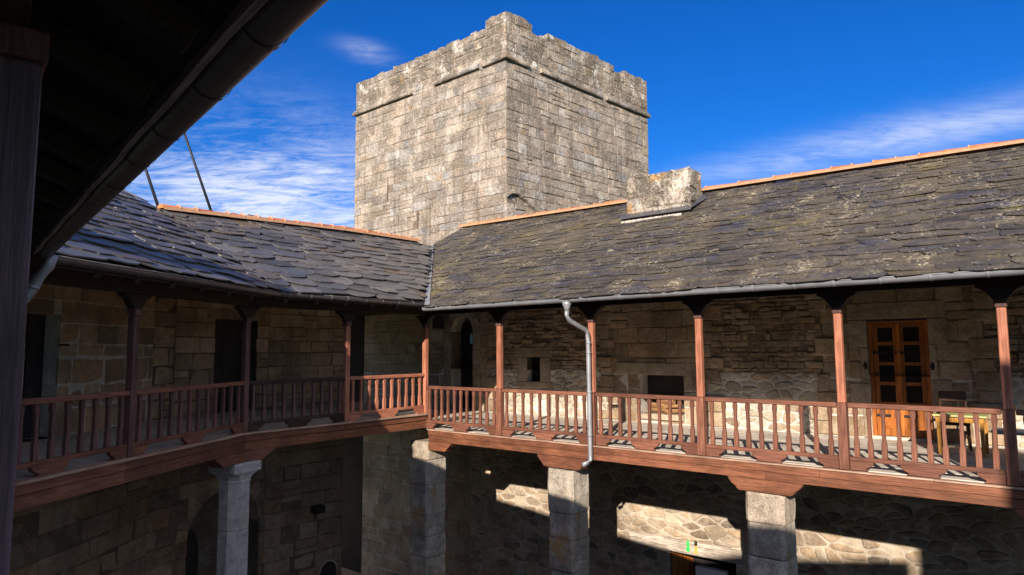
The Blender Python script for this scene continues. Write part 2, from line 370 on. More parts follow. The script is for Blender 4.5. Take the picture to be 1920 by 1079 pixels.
def stone(mb, poly, h, cham, tone, mi=0, base=-.03, rough=.004):
    """one block: poly in (x,z) counter-clockwise, standing h proud (towards -y)"""
    n = len(poly)
    if n < 3: return
    inner = shrink(poly, cham)
    if area(inner) < .15*area(poly): inner = shrink(poly, cham*.35)
    if area(inner) <= 0: return
    cx = sum(p[0] for p in inner)/n; cz = sum(p[1] for p in inner)/n
    V = [(x, -base, z) for x, z in poly]+[(x, -(h-cham*.7), z) for x, z in poly]
    V += [(x, -(h+uni(-rough, rough)), z) for x, z in inner]+[(cx, -(h+uni(0, 2*rough)), cz)]
    F = []
    for i in range(n):
        j = (i+1) % n
        F += [(i, j, n+j, n+i), (n+i, n+j, 2*n+j, 2*n+i), (2*n+i, 2*n+j, 3*n)]
    mb.add(V, F, tone=tone, mi=mi)
def subdiv_jit(poly, step, j):
    out = []
    for i in range(len(poly)):
        p, q = poly[i], poly[(i+1) % len(poly)]; L = math.hypot(q[0]-p[0], q[1]-p[1]); k = max(1, int(L/step))
        for a in range(k): t = a/k; out.append((p[0]+(q[0]-p[0])*t+uni(-j, j), p[1]+(q[1]-p[1])*t+uni(-j, j)))
    return out
def pick(tones, var=.14):
    t = random.choices([x[0] for x in tones], [x[1] for x in tones])[0]; k = 1+uni(-var, var); w = uni(-.03, .03)
    return (t[0]*k*(1+w), t[1]*k, t[2]*k*(1-w))
def ashlar(mb, x0, x1, z0, z1, ch, ln, holes=(), joint=.008, h=(.0, .02), cham=.012, tones=None, jit=.006, mi=0, chvar=.12, step=9., lean=None):
    z = z0; k = 0
    while z < z1-.02:
        c = ch*(1+uni(-chvar, chvar)); zt = min(z+c, z1)
        if z1-zt < ch*.45: zt = z1
        x = x0-uni(0, ln[0]*.8)
        while x < x1:
            w = uni(*ln); xa, xb = max(x, x0), min(x+w, x1)
            if x1-xb < ln[0]*.35: xb = x1
            if xb-xa > .05:
                g = joint; parts = [(z, zt)]
                if ch > .25 and rnd() < .07: zz = z+(zt-z)*uni(.35, .65); parts = [(z, zz), (zz, zt)]
                for (za, zb) in parts:
                    gx = g*.6; p = [(xa+gx, za+g), (xb-gx, za+g), (xb-gx, zb-g), (xa+gx, zb-g)]
                    p = [(a+uni(-jit, jit), b+uni(-jit, jit)) for a, b in p]
                    p = avoid(p, holes)
                    if p:
                        if step < 5: p = subdiv_jit(p, step, jit)
                        stone(mb, p, uni(*h), cham, pick(tones), mi)
            x += w
            if xb == x1: break
        z = zt; k += 1
def rubble(mb, x0, x1, z0, z1, sx, sz, holes=(), joint=.009, h=(.002, .03), cham=.024, tones=None, mi=0):
    nx = max(1, int((x1-x0)/sx)); nz = max(1, int((z1-z0)/sz)); P = {}
    for i in range(-1, nx+1):
        for j in range(-1, nz+1):
            P[i, j, 0] = (x0+(i+.5+(j % 2)*.5+uni(-.36, .36))*(x1-x0)/nx, z0+(j+.5+uni(-.34, .34))*(z1-z0)/nz, 0)
            if rnd() < .5:
                q = P[i, j, 0]; a_ = uni(0, 6.28); d_ = uni(.22, .34)
                P[i, j, 0] = (q[0]+sx*d_*math.cos(a_), q[1]+sz*d_*math.sin(a_), 0); P[i, j, 1] = (q[0]-sx*d_*math.cos(a_), q[1]-sz*d_*math.sin(a_), 0)
    r = sx/sz
    for (i, j, kk), (px, pz, wt) in list(P.items()):
        if not (x0-.1 < px < x1+.1 and z0-.05 < pz < z1+.05): continue
        poly = [(px-sx*1.6, pz-sz*1.6), (px+sx*1.6, pz-sz*1.6), (px+sx*1.6, pz+sz*1.6), (px-sx*1.6, pz+sz*1.6)]
        for a in range(-2, 3):
            for b in range(-2, 3):
                for k2 in (0, 1):
                    q = P.get((i+a, j+b, k2))
                    if not q or (a == 0 and b == 0 and k2 == kk) or len(poly) < 3: continue
                    dx, dz = q[0]-px, (q[1]-pz)*r*r
                    poly = clip(poly, dx, dz, dx*(px+q[0])/2+dz*(pz+q[1])/2)
                if len(poly) < 3: break
            if len(poly) < 3: break
        if len(poly) < 3: continue
        for cl in ((-1, 0, -x0), (1, 0, x1), (0, -1, -z0), (0, 1, z1)): poly = clip(poly, *cl) if len(poly) > 2 else poly
        if len(poly) < 3: continue
        poly = avoid(poly, holes)
        if not poly or len(poly) < 3: continue
        k = .3+rnd()*1.3
        poly = shrink(poly, joint*k)
        if area(poly) < .002: continue
        poly = [p for n_, p in enumerate(poly) if math.hypot(p[0]-poly[n_-1][0], p[1]-poly[n_-1][1]) > .012]
        if len(poly) < 3: continue
        # round the corners a little
        rp = []
        for n_ in range(len(poly)):
            a0, b0, c0 = poly[n_-1], poly[n_], poly[(n_+1) % len(poly)]
            rp.append((b0[0]+(a0[0]-b0[0])*.22+uni(-.006, .006), b0[1]+(a0[1]-b0[1])*.22+uni(-.006, .006)))
            rp.append((b0[0]+(c0[0]-b0[0])*.22+uni(-.006, .006), b0[1]+(c0[1]-b0[1])*.22+uni(-.006, .006)))
        stone(mb, rp, uni(*h), cham, pick(tones, .2), mi)
def bed(mb, x0, x1, z0, z1, holes, tone, depth=.5, mi=1, y=0.0):
    """mortar bed with rectangular openings and reveals depth deep"""
    xs = sorted({x0, x1, *[min(max(h[i], x0), x1) for h in holes for i in (0, 1)]}); zs = sorted({z0, z1, *[min(max(h[i], z0), z1) for h in holes for i in (2, 3)]})
    for i in range(len(xs)-1):
        for j in range(len(zs)-1):
            cx, cz = (xs[i]+xs[i+1])/2, (zs[j]+zs[j+1])/2
            if any(h[0] < cx < h[1] and h[2] < cz < h[3] for h in holes): continue
            mb.add([(xs[i], y, zs[j]), (xs[i+1], y, zs[j]), (xs[i+1], y, zs[j+1]), (xs[i], y, zs[j+1])], [(0, 1, 2, 3)], tone=tone, mi=mi)
    for (a, b, c, d) in holes:
        for q in (((a, c), (a, d)), ((b, d), (b, c)), ((a, d), (b, d)), ((b, c), (a, c))):
            (p, r_), (s, t) = q
            mb.add([(p, y, r_), (s, y, t), (s, y+depth, t), (p, y+depth, r_)], [(0, 1, 2, 3)], tone=tone, mi=mi)
def arch_pts(x0, x1, zs, rise, n=10):
    cx, hw = (x0+x1)/2, (x1-x0)/2
    return [(cx-hw*math.cos(math.pi*i/n), zs+rise*math.sin(math.pi*i/n)) for i in range(n+1)]
def spandrel(mb, x0, x1, zs, rise, ztop, depth, tone, mi, y=0.0):
    pts = arch_pts(x0, x1, zs, rise, 14)
    for i in range(14):
        (a, za), (b, zb) = pts[i], pts[i+1]
        mb.add([(a, y, za), (b, y, zb), (b, y, ztop), (a, y, ztop), (a, y+depth, za), (b, y+depth, zb)], [(0, 1, 2, 3), (0, 4, 5, 1)], tone=tone, mi=mi)
def voussoirs(mb, x0, x1, zs, rise, w, n, tones, y, h=.02, mi=0):
    pts = arch_pts(x0, x1, zs, rise, n); out = arch_pts(x0-w, x1+w, zs, rise+w, n)
    for i in range(n):
        p = [pts[i], pts[i+1], out[i+1], out[i]]
        if area(p) < 0: p = p[::-1]
        p = shrink(p, .006); q = MB(); stone(q, p, h, .012, pick(tones, .1), mi)
        mb.add([(a, b+y, c) for a, b, c in q.v], q.f, tone=q.t[0], mi=mi)

# ---- slates
def slates(mb, O, eu, ev, poly, expo, wr, cut, th, tones, jit=.03, yaw=3., lenk=1.75, lift=1.0, over=.06, rag=0.):
    """courses of slates on the plane O + s*eu + t*ev, filling poly (s,t)"""
    en = eu.cross(ev).normalized()
    tmin, tmax = min(p[1] for p in poly), max(p[1] for p in poly); t = tmin-over; row = 0
    while t < tmax:
        tt = max(t+expo*.5, tmin+.001); xs = []
        for i in range(len(poly)):
            p, q = poly[i-1], poly[i]
            if (p[1] <= tt) != (q[1] <= tt): xs.append(p[0]+(q[0]-p[0])*(tt-p[1])/(q[1]-p[1]))
        xs.sort()
        ex = expo*uni(.85, 1.15)
        for a in range(0, len(xs)-1, 2):
            s = xs[a]-uni(0, wr[0]); end = xs[a+1]
            while s < end:
                w = uni(*wr); s0, s1 = max(s, xs[a]), min(s+w, end)
                if s1-s0 > .05:
                    L = min(ex*lenk, max(tmax-t, ex*.9)); dt = uni(-jit, jit); c1, c2 = cut
                    q1, q2 = uni(*c1)*w, uni(*c2)*w; d1, d2 = uni(.25, .7)*ex, uni(.2, .6)*ex
                    b = [(s0, d1), (s0+q1*.45, d1*.35+uni(-.01, .01)), (s0+q1, uni(-.012, .012)), (s0+(w*.5), uni(-.02, .015)), (s1-q2, uni(-.012, .02)), (s1-q2*.4, d2*.4), (s1, d2)]
                    if rag: b += [(s0+(s1-s0)*f_, uni(-rag, rag*1.2)) for f_ in (uni(.15, .3), uni(.35, .48), uni(.55, .68), uni(.72, .88))]
                    b = [(x, z) for x, z in b if s0-.001 <= x <= s1+.001]; b.sort()
                    if len(b) < 3: b = [(s0, d1), ((s0+s1)/2, 0), (s1, d2)]
                    g = .004; b[0] = (b[0][0]+g, b[0][1]); b[-1] = (b[-1][0]-g, b[-1][1])
                    ya = R(uni(-yaw, yaw)); h0 = th*(2.0+uni(-.3, .8)*lift); tw = uni(-.5, .5)*th*lift
                    cx = (s0+s1)/2; V = []
                    ring = b+[(s1-g, L), (s0+g, L)]
                    for (x, z) in ring:
                        xx = cx+(x-cx)*math.cos(ya)-(z-L/2)*math.sin(ya); zz = t+dt+L/2+(z-L/2)*math.cos(ya)+(x-cx)*math.sin(ya)
                        h = h0*(1-z/L)+tw*(x-cx)/max(w, .1)*2*(1-z/L)+.004
                        V.append(O+eu*xx+ev*max(zz, tmin-over)+en*h)
                    n = len(ring); V2 = [p-en*th for p in V]
                    F = [tuple(range(n))]+[(i, n+i, n+(i+1) % n, (i+1) % n) for i in range(n)]
                    mb.add([tuple(p) for p in V+V2], F, tone=pick(tones, .18))
                s += w
        t += ex; row += 1
def ridge_tiles(name, pts, parent, r=.070, L=.40, inv=None):
    mb = MB(); pts = [Vector(p) for p in pts]
    for a, b in zip(pts[:-1], pts[1:]):
        d = b-a; n = max(1, int(d.length/L)); e = d.normalized(); sd = Vector((-e.y, e.x, 0)).normalized(); up = e.cross(sd)*-1
        if up.z < 0: up = -up
        for k in range(n):
            p = a+d*(k/n); q = a+d*((k+1.10)/n); V = []; m = 8; dz = uni(-.012, .012)
            for (c, rr) in ((p, r*1.0), (q, r*.86)):
                for i in range(m+1):
                    t = math.pi*i/m; V.append(c+sd*math.cos(t)*rr*1.25+up*(math.sin(t)*rr+dz-.02))
            F = [(i, i+1, m+2+i, m+1+i) for i in range(m)]+[tuple(range(m+1)), tuple(range(m+1, 2*m+2))[::-1]]
            mb.add(V, F, tone=pick([((.48, .135, .036), 5), ((.55, .18, .055), 3), ((.36, .10, .03), 2), ((.46, .23, .10), 1)], .15))
            if rnd() < .8:
                c = q-d*(.1/n); mb.tube([c-sd*r*1.2+up*.0, c-sd*r*.75+up*r*.7, c+up*r*.98, c+sd*r*.75+up*r*.7, c+sd*r*1.2], .013, 5, tone=(.50, .30, .18))
        # bedding mortar
        mb.add([a-sd*r*1.5-up*.055, b-sd*r*1.5-up*.055, b-sd*r*1.1+up*.01, a-sd*r*1.1+up*.01, a+sd*r*1.5-up*.055, b+sd*r*1.5-up*.055, b+sd*r*1.1+up*.01, a+sd*r*1.1+up*.01],
               [(0, 1, 2, 3), (4, 7, 6, 5)], tone=(.40, .22, .12))
    return mb.build(name, M_TILE, parent)

# tones (linear albedo)
T_TOWER = [((.425, .352, .285), 6), ((.465, .392, .32), 4), ((.385, .315, .255), 3), ((.41, .325, .25), .8), ((.50, .455, .405), .8), ((.375, .345, .325), 1), ((.325, .28, .245), .8)]
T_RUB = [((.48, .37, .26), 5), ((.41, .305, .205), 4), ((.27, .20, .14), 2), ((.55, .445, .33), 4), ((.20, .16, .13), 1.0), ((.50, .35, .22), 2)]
T_SUNLIT = [((.62, .55, .455), 5), ((.55, .47, .37), 4), ((.66, .60, .51), 4), ((.34, .27, .20), 1), ((.58, .45, .32), 1.5)]   # paler stones: sunlight on the lower band put into the colour
T_RUBD = [((.40, .28, .175), 5), ((.33, .23, .145), 4), ((.24, .165, .11), 3), ((.46, .34, .23), 2.5), ((.20, .15, .115), 1.5), ((.45, .28, .15), 1.5)]
T_ASH = [((.40, .285, .175), 5), ((.45, .33, .215), 4), ((.36, .245, .145), 3), ((.42, .27, .15), 2), ((.29, .205, .135), 1)]
T_PIL = [((.52, .455, .37), 4), ((.57, .505, .42), 3), ((.46, .385, .305), 2)]
MORT = (.63, .555, .455); MORT_D = (.20, .16, .12); MORT_M = (.42, .34, .26)

# ------------------------------------------------------------------ ground
g = MB(); S = 400
g.add([(-S, -S, GROUND), (S, -S, GROUND), (S, S, GROUND), (-S, S, GROUND)], [(0, 1, 2, 3)])
tag(g.build('ground', M_GRASS), kind='structure')
g = MB(); g.add([(x, y, GROUND+.004) for x, y in ((-8.0, 15.0), (-8.4, 8), (-14, 2), (-2, -12), (14, -12), (18, 4), (2, 26), (-9, 26), (-6.9, 18.2))], [tuple(range(9))])
tag(g.build('courtyard_ground', M_PAVE), kind='structure')

# ------------------------------------------------------------------ square tower behind the wings
CX, CY = -.174, 24.0
def build_tower():
    ZB = GROUND
    T = thing('stone_tower', Matrix.Translation((CX, CY, ZB)), 'tall square granite keep with lichen stains and broken battlements behind the slate roofs', 'tower')
    FL = Matrix.Translation((0, 0, -ZB)) @ frame(131.1); FR = Matrix.Translation((0, 0, -ZB)) @ frame(45.0)
    L, RR = 9.03, 9.08; ZS = 12.33
    slitsL = [(-6.76, -6.68, 8.04, 8.85), (-4.80, -4.72, 6.62, 7.27)]
    mb = MB()
    ashlar(mb, -L, .018, 4.0, ZS-.10, .355, (.34, 1.05), slitsL, joint=.006, h=(.002, .030), cham=.010, tones=T_TOWER, jit=.012, chvar=.22, step=.22)  # stones stop short; the dark bed thickens the moulding's shadow line
    bed(mb, -L, 0, ZB, ZS, slitsL, (.20, .155, .12), .6)
    mb.build('tower_wall', [M_TOWER, M_MORTAR], T, FL)
    mb = MB()
    ashlar(mb, -.018, RR, 4.0, ZS-.10, .355, (.38, .88), (), joint=.010, h=(.0, .04), cham=.014, tones=T_TOWER, jit=.014, chvar=.22, step=.22)
    bed(mb, 0, RR, ZB, ZS, (), (.18, .14, .11), .6)
    # the two far sides
    c, s = math.cos(R(131.1-45)), math.sin(R(131.1-45))
    back = [(0, 0), (RR, 0), (RR-L*c, L*s), (-L*c, L*s)]
    for i in (1, 2):
        (a, b), (d, e) = back[i], back[(i+1) % 4]; mb.add([(a, b, ZB), (d, e, ZB), (d, e, 13.8), (a, b, 13.8)], [(0, 1, 2, 3)], tone=T_TOWER[0][0], mi=0)
    mb.add([(a, b, 12.4) for a, b in back], [(0, 1, 2, 3)], tone=(.3, .25, .2))
    mb.build('tower_wall', [M_TOWER, M_MORTAR], T, FR)
    for sl in slitsL:
        m = MB(); m.box(sl[0]-.01, sl[1]+.01, .32, .36, sl[2]-.01, sl[3]+.01); m.build('slit_dark_backing', M_VOID, T, FL)
    # parapet with the surviving merlons
    def parapet(F, spans, name):
        m = MB()
        for (a, b, zt) in spans:
            ashlar(m, a, b, ZS, zt-.05, .36, (.35, .8), (), joint=.009, h=(0, .035), cham=.02, tones=T_TOWER, jit=.014, chvar=.1, step=.2)
            x = a
            while x < b-.01:
                w = min(uni(.3, .75), b-x); w = b-x if b-x-w < .2 else w
                z2 = zt+uni(-.06, .03); V = [(x+.01, -uni(0, .04), zt-.30), (x+w-.01, -uni(0, .04), zt-.30), (x+w-.01, -uni(-.01, .04), z2+uni(-.03, .02)), (x+w*uni(.3, .7), -uni(0, .05), z2+uni(-.02, .04)), (x+.01, -uni(-.01, .04), z2+uni(-.03, .02))]
                n = 5; Vb = [(p[0]+uni(-.01, .01), .5, p[2]+uni(-.05, .02)) for p in V]
                m.add(V+Vb, [(0, 1, 2, 3, 4)]+[(i, n+i, n+(i+1) % n, (i+1) % n) for i in range(n)], tone=pick(T_TOWER)); x += w
            m.box(a+.005, b-.005, .003, .5, ZS, zt-.08, tone=MORT_M, mi=1)
        m.build(name, [M_PARA, M_MORTAR], T, F)
    parapet(FL, [(-L, -1.0, 13.80), (-1.0, .02, 14.14)], 'parapet')
    parapet(FR, [(-.02, 1.43, 14.14), (1.43, 2.28, 13.79), (2.28, 6.55, 14.05), (6.55, 7.33, 13.77), (7.33, RR, 14.02)], 'parapet')
    # moulded string course, broken away in places
    def course(F, spans):
        for a, b in spans:
            x = a; m = MB()
            while x < b-.01:
                w = min(uni(.5, 1.1), b-x); d = .135+uni(-.02, .012); e = uni(-.008, .008)
                m.prism([(0.02, 12.31+e), (-d*.8, 12.30+e), (-d, 12.335+e), (-d, 12.40+e), (-d*.3, 12.52), (.02, 12.54)], x+.001, x+w-.001, 'x', tone=pick(T_TOWER)); x += w
            m.build('string_course', M_PARA, T, F)
    for F_, gaps in ((FL, [(-5.1, -3.75), (-1.3, -1.12)]), (FR, [(1.18, 1.83), (5.6, 5.95)])):
        for a, b in gaps:
            m = MB(); ashlar(m, a, b, ZS-.10, ZS+.02, .12, (.3, .6), (), joint=.004, h=(.01, .03), tones=T_TOWER); m.box(a, b, -.004, .05, ZS-.1, ZS, tone=T_TOWER[0][0]); m.build('wall_patch', M_TOWER, T, F_)
    course(FL, [(-L-.12, -5.1), (-3.75, -1.3), (-1.12, .13)]); course(FR, [(-.13, 1.18), (1.83, 5.6), (5.95, RR+.12)])
    # sloping drip course left by a vanished roof
    m = MB(); P = [(-.02, 7.24), (.22, 7.38), (.5, 7.37), (.95, 7.16), (1.42, 6.94), (1.95, 6.70), (2.4, 6.45)]
    for (a, za), (b, zb) in zip(P[:-1], P[1:]):
        m.add([(a, .0, za-.06), (b, 0, zb-.06), (b, -.13, zb-.02), (a, -.13, za-.02), (a, 0, za+.1), (b, 0, zb+.1), (b, -.11, zb+.06), (a, -.11, za+.06)], [(0, 1, 2, 3), (3, 2, 6, 7), (7, 6, 5, 4), (0, 3, 7, 4), (1, 5, 6, 2)], tone=pick(T_TOWER))
    m.build('roof_scar', M_PARA, T, FR)
build_tower()

# ------------------------------------------------------------------ right wing
VW = 14.75
P28 = R(28.0)
def roof_B(v): return 2.667+(v-9.98)*math.tan(P28)
def build_right_wing():
    W = thing('stone_wing', at(FB, 0, VW, GROUND), 'long rubble stone wing under a mossy slate roof, arched doorway at one end', 'building')
    up = Matrix.Translation((0, 0, -GROUND))
    # upper wall
    arch = (-14.71, -13.81, 0.0, 2.755); win = (-11.78, -11.33, .89, 1.55); fire = (-8.33, -7.15, .10, 1.13); door = (-3.25, -2.22, .05, 2.29)
    H = [arch, win, fire, door]
    mb = MB(); XL, XR = -18.9, 7.5
    wins = (win[0]-.32, win[1]+.34, win[2]-.17, win[3]+.27)
    ds = (door[0]-.14, door[1]+.12, 0, door[3]+.30)
    fl = (-8.9, -6.9, 1.13, 1.42)
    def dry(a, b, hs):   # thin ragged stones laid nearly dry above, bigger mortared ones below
        rubble(mb, a, b, 0, 1.25, .31, .18, hs, joint=.010, h=(.002, .03), tones=T_SUNLIT)
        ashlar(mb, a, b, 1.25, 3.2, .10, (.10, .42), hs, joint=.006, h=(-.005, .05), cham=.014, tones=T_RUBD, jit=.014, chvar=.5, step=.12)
    ashlar(mb, XL, -15.05, 0, 3.2, .33, (.4, .75), H, joint=.007, h=(.0, .014), tones=T_ASH, step=.3)
    ashlar(mb, -15.05, -13.05, 0, 3.2, .36, (.35, .6), [(-15.0, -13.52, 0, 3.05)], joint=.008, h=(.0, .016), tones=T_ASH, step=.3)
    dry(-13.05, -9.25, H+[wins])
    ashlar(mb, -9.25, -6.55, 0, 3.2, .38, (.45, .95), H+[fl], joint=.009, h=(.0, .02), tones=T_ASH, jit=.014, step=.25)
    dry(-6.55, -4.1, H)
    ashlar(mb, -4.1, -1.35, 0, 3.2, .37, (.4, .85), H+[ds], joint=.010, h=(.0, .018), tones=T_ASH, jit=.014, step=.25)
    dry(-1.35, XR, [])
    # larger blocks toothed into the rubble where it meets the dressed stone
    for bx in (-13.05, -9.25, -6.55, -4.1, -1.35):
        z = .02
        while z < 3.0:
            hh = uni(.2, .38); wl, wr_ = uni(.08, .30), uni(.08, .42)
            q = avoid([(bx-wl, z+.008), (bx+wr_, z+.008), (bx+wr_+uni(-.03, .03), z+hh-.008), (bx-wl+uni(-.03, .03), z+hh-.008)], H+[wins, ds, fl])
            if q and rnd() < .8: stone(mb, subdiv_jit(q, .14, .008), uni(.05, .062), .018, pick(T_ASH), 0)
            z += hh
    bed(mb, XL, XR, -.3, 1.2, H, (.72, .66, .57), .5); bed(mb, XL, XR, 1.2, 4.9, [(a, b, max(c, 1.2), d) for a, b, c, d in H if d > 1.2], (.22, .165, .115), .5)  # paler bed below carries the brightness of the sunlit band
    spandrel(mb, arch[0], arch[1], 2.305, .45, 2.755, .5, MORT, 1)
    for x0, x1, z0, z1 in ((wins[0], win[0], win[2], win[3]), (win[1], wins[1], win[2], win[3]), (wins[0]-.06, wins[1]+.1, win[3], wins[3]), (wins[0]-.05, wins[1]+.12, wins[2], win[2]),
                           (ds[0], door[0], 0, .6), (ds[0]-.22, door[0], .6, 1.05), (ds[0], door[0], 1.05, 1.75), (ds[0]-.2, door[0], 1.75, 2.29), (door[1], ds[1], 0, .7), (door[1], ds[1]+.22, .7, 1.15), (door[1], ds[1], 1.15, 1.8), (door[1], ds[1]+.2, 1.8, 2.29), (door[0]-.35, door[1]+.3, 2.29, 2.62),
                           (-8.95, -6.85, 1.13, 1.43)):
        stone(mb, [(x0+.006, z0+.006), (x1-.006, z0+.006), (x1-.006, z1-.006), (x0+.006, z1-.006)], .028, .014, pick([((.42, .32, .22), 1), ((.46, .355, .25), 1)], .1))
    # jambs of the arched doorway
    for side in (-1, 1):
        z = 0
        while z < 2.3:
            h = min(uni(.42, .62), 2.305-z); x0, x1 = ((arch[0]-.30, arch[0]) if side < 0 else (arch[1], arch[1]+.30))
            stone(mb, [(x0+.004, z+.004), (x1-.004, z+.004), (x1-.004, z+h-.004), (x0+.004, z+h-.004)], .03, .014, pick([((.44, .33, .22), 1), ((.40, .30, .20), 1)], .1)); z += h
    voussoirs(mb, arch[0], arch[1], 2.305, .45, .30, 9, [((.44, .33, .22), 1), ((.40, .30, .20), 1)], 0, .03)
    mb.build('upper_wall', [M_RUBBLE, M_MORTAR], W, up)
    # lower wall
    dl = (-7.70, -6.06, GROUND, -2.86); lint = (-8.66, -5.88, -2.87, -2.58)
    mb = MB()
    ashlar(mb, XL, -13.9, GROUND, -.3, .40, (.5, 1.0), (), joint=.008, h=(.0, .02), tones=T_ASH, step=.3)
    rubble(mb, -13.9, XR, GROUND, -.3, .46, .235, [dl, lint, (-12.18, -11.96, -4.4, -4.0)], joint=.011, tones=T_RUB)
    bed(mb, XL, XR, GROUND, -.3, [dl], (.56, .48, .38), .55)
    mb.build('lower_wall', [M_RUBBLE, M_MORTAR], W, up)
    m = MB(); m.box(lint[0], lint[1], -.045, .3, lint[2], lint[3]); m.build('door_lintel', M_LINTEL, W, up, .012)
    # ground floor door: plank leaf ajar, near-black panel behind stands in for the unlit room
    m = MB(); m.box(dl[0], dl[1], .54, .58, GROUND, dl[3]); m.box(dl[0]+.2, dl[1]-.5, .5, .535, -4.3, -3.02, tone=(.1, .1, .1)); m.build('dark_backing', M_VOID, W, up)
    d = MB()
    for i in range(5): d.box(.02+i*.15, .16+i*.15, -.03, .03, 0, dl[3]-GROUND-.05)
    d.build('plank_door', M_DOOR, W, up @ Matrix.Translation((dl[0]+.03, .12, GROUND+.02)) @ Matrix.Rotation(R(48), 4, 'Z'), .006)
    m = MB(); m.box(dl[0]+.62, dl[1]-.3, .16, .30, GROUND, -3.16); m.build('pale_ledge', M_WHITE, W, up)
    # arched doorway leaf, partly glazed
    m = MB()
    pts = arch_pts(arch[0], arch[1], 2.30, .45, 14); m.prism([(arch[0], 0), (arch[1], 0)]+pts[::-1], .42, .47); dr = m.build('arched_door', M_DDOOR, W, up)
    m = MB(); m.prism([(a, b) for a, b in ((-14.32, 1.95), (-14.10, 1.95), (-14.10, 2.42), (-14.32, 2.42))], .405, .418); m.build('pane', M_GLASS, dr)
    # small barred window
    m = MB(); m.box(win[0], win[1], .22, .25, win[2], win[3]); wn = m.build('window', M_GLASS, W, up)
    for x in (-11.64, -11.555, -11.47):
        m = MB(); m.tube([(x, .12, win[2]), (x, .12, win[3])], .011, 6); m.build('bar', M_IRON, wn)
    m = MB(); m.tube([(win[0], .13, 1.22), (win[1], .13, 1.22)], .009, 6); m.build('bar', M_IRON, wn)
    # hearth
    m = MB(); m.box(fire[0], fire[1], .44, .48, .1, 1.13); m.build('hearth_dark_backing', M_VOID, W, up)
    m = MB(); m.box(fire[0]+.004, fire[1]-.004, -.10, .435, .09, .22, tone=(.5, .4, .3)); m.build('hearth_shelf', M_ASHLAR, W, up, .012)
    m = MB(); m.box(door[0]-.01, door[1]+.01, .44, .49, door[2]-.02, door[3]+.02); m.box(door[0], door[1], .18, .44, door[3]-.03, door[3]+.01); m.build('dark_backing', M_VOID, W, up)  # near-black panels stand for the darkness behind the door
    # double door, each leaf with panels and glass
    fr = MB(); x0, x1, z0, z1 = door
    for a, b, c, e in ((x0, x0+.07, z0, z1), (x1-.07, x1, z0, z1), (x0+.07, x1-.07, z1-.07, z1)): fr.box(a, b, .06, .17, c, e)
    fr.build('door_frame', M_DOOR, W, up, .006)
    def leaf(xa, xb):
        m = MB(); st = .085; rails = [z0, z0+.10, .92, 1.0, 1.33, 1.40, 1.66, 1.72, 1.98, 2.04, 2.2]
        m.box(xa, xa+st, .085, .135, z0+.01, z1-.075); m.box(xb-st, xb, .085, .135, z0+.01, z1-.075)
        for a, b in ((z0+.01, z0+.14), (.62, .70), (1.02, 1.085), (1.40, 1.465), (1.79, 1.855), (2.13, z1-.075)): m.box(xa+st, xb-st, .087, .133, a, b)
        m.box(xa+st, xb-st, .105, .12, z0+.14, .62); m.box(xa+st+.03, xb-st-.03, .094, .106, z0+.19, .57)
        lf = m.build('door_leaf', M_DOOR, W, up, .006)
        gl = MB(); gl.box(xa+st, xb-st, .108, .114, .70, 2.13); gl.build('pane', M_GLASS, lf)
        s = xa-.07 if xa < -2.7 else xb-.25
        for z in (.42, 1.62):
            hg = MB(); hg.box(s, s+.32, .066, .086, z, z+.045); hg.build('hinge', M_IRON, lf)
    xm = (x0+x1)/2; leaf(x0+.075, xm-.004); leaf(xm+.004, x1-.075)
    m = MB(); m.box(xm-.03, xm+.03, .06, .086, z0+.02, z1-.08); m.build('door_astragal', M_DOOR, W, up, .008)
    m = MB(); m.box(x0-.06, x1+.05, .02, .10, z1-.04, z1+.04); m.build('door_head', M_DDOOR, W, up, .008)
    for x in (x0-.07, x1+.03):
        m = MB(); m.box(x, x+.04, -.06, .05, 1.32, 1.46); m.box(x-.015, x+.055, -.075, -.05, 1.36, 1.42); m.build('shutter_catch', M_IRON, W, up)
    # far end of the passage and its return walls
    m = MB()
    ashlar(m, -9.3, -3.5, GROUND, 4.6, .4, (.5, .9), (), tones=T_ASH); bed(m, -9.4, -3.4, GROUND, 4.8, (), MORT_D, .1)
    m.build('passage_wall', [M_ASHLAR, M_MORTAR], W, up @ Matrix.Translation((-22.4, 0, 0)) @ Matrix.Rotation(R(90), 4, 'Z') @ Matrix.Translation((4.4, 0, 0)))
    m = MB(); m.box(-22.5, -18.9, -.02, 0, GROUND, 4.6); m.box(-22.5, -15.6, -3.4, -.02, 2.95, 3.02); m.build('passage_ceiling', M_SOFF, W, up)
    # roof: boarding, slates, ridge
    O = Vector((0, 9.98-VW, 2.667)); ev = Vector((0, math.cos(P28), math.sin(P28))); eu = Vector((1, 0, 0)); en = eu.cross(ev)
    c28 = math.cos(P28)
    tt = lambda v: (v-9.98)/c28
    poly = [(-10.72, 0), (7.5, 0), (7.5, tt(14.53)), (-.6, tt(14.877)), (-15.01, tt(15.494)), (-15.02, tt(14.18))]
    b = MB(); top = [O+eu*s+ev*t-en*.01 for s, t in poly]; bot = [p-en*.06 for p in top]; n = len(poly)
    b.add(top+bot, [tuple(range(n)), tuple(range(n, 2*n))[::-1]]+[(i, n+i, n+(i+1) % n, (i+1) % n) for i in range(n)])
    rg = [O+eu*s+ev*t for s, t in poly[2:5]]
    bk = [Vector((p.x, p.y+5.5, p.z-2.8)) for p in rg]
    b.add([rg[0], rg[1], rg[2], bk[2], bk[1], bk[0]], [(0, 1, 4, 5), (1, 2, 3, 4)])
    b.add([rg[2]-Vector((0, 0, .05)), O+eu*-15.02+ev*tt(14.18)-en*.05, Vector((-15.02, -.5, 2.4)), Vector((-15.02, 5.5, 2.4)), bk[2]], [(0, 1, 2, 3, 4)])
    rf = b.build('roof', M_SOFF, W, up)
    sm = MB()
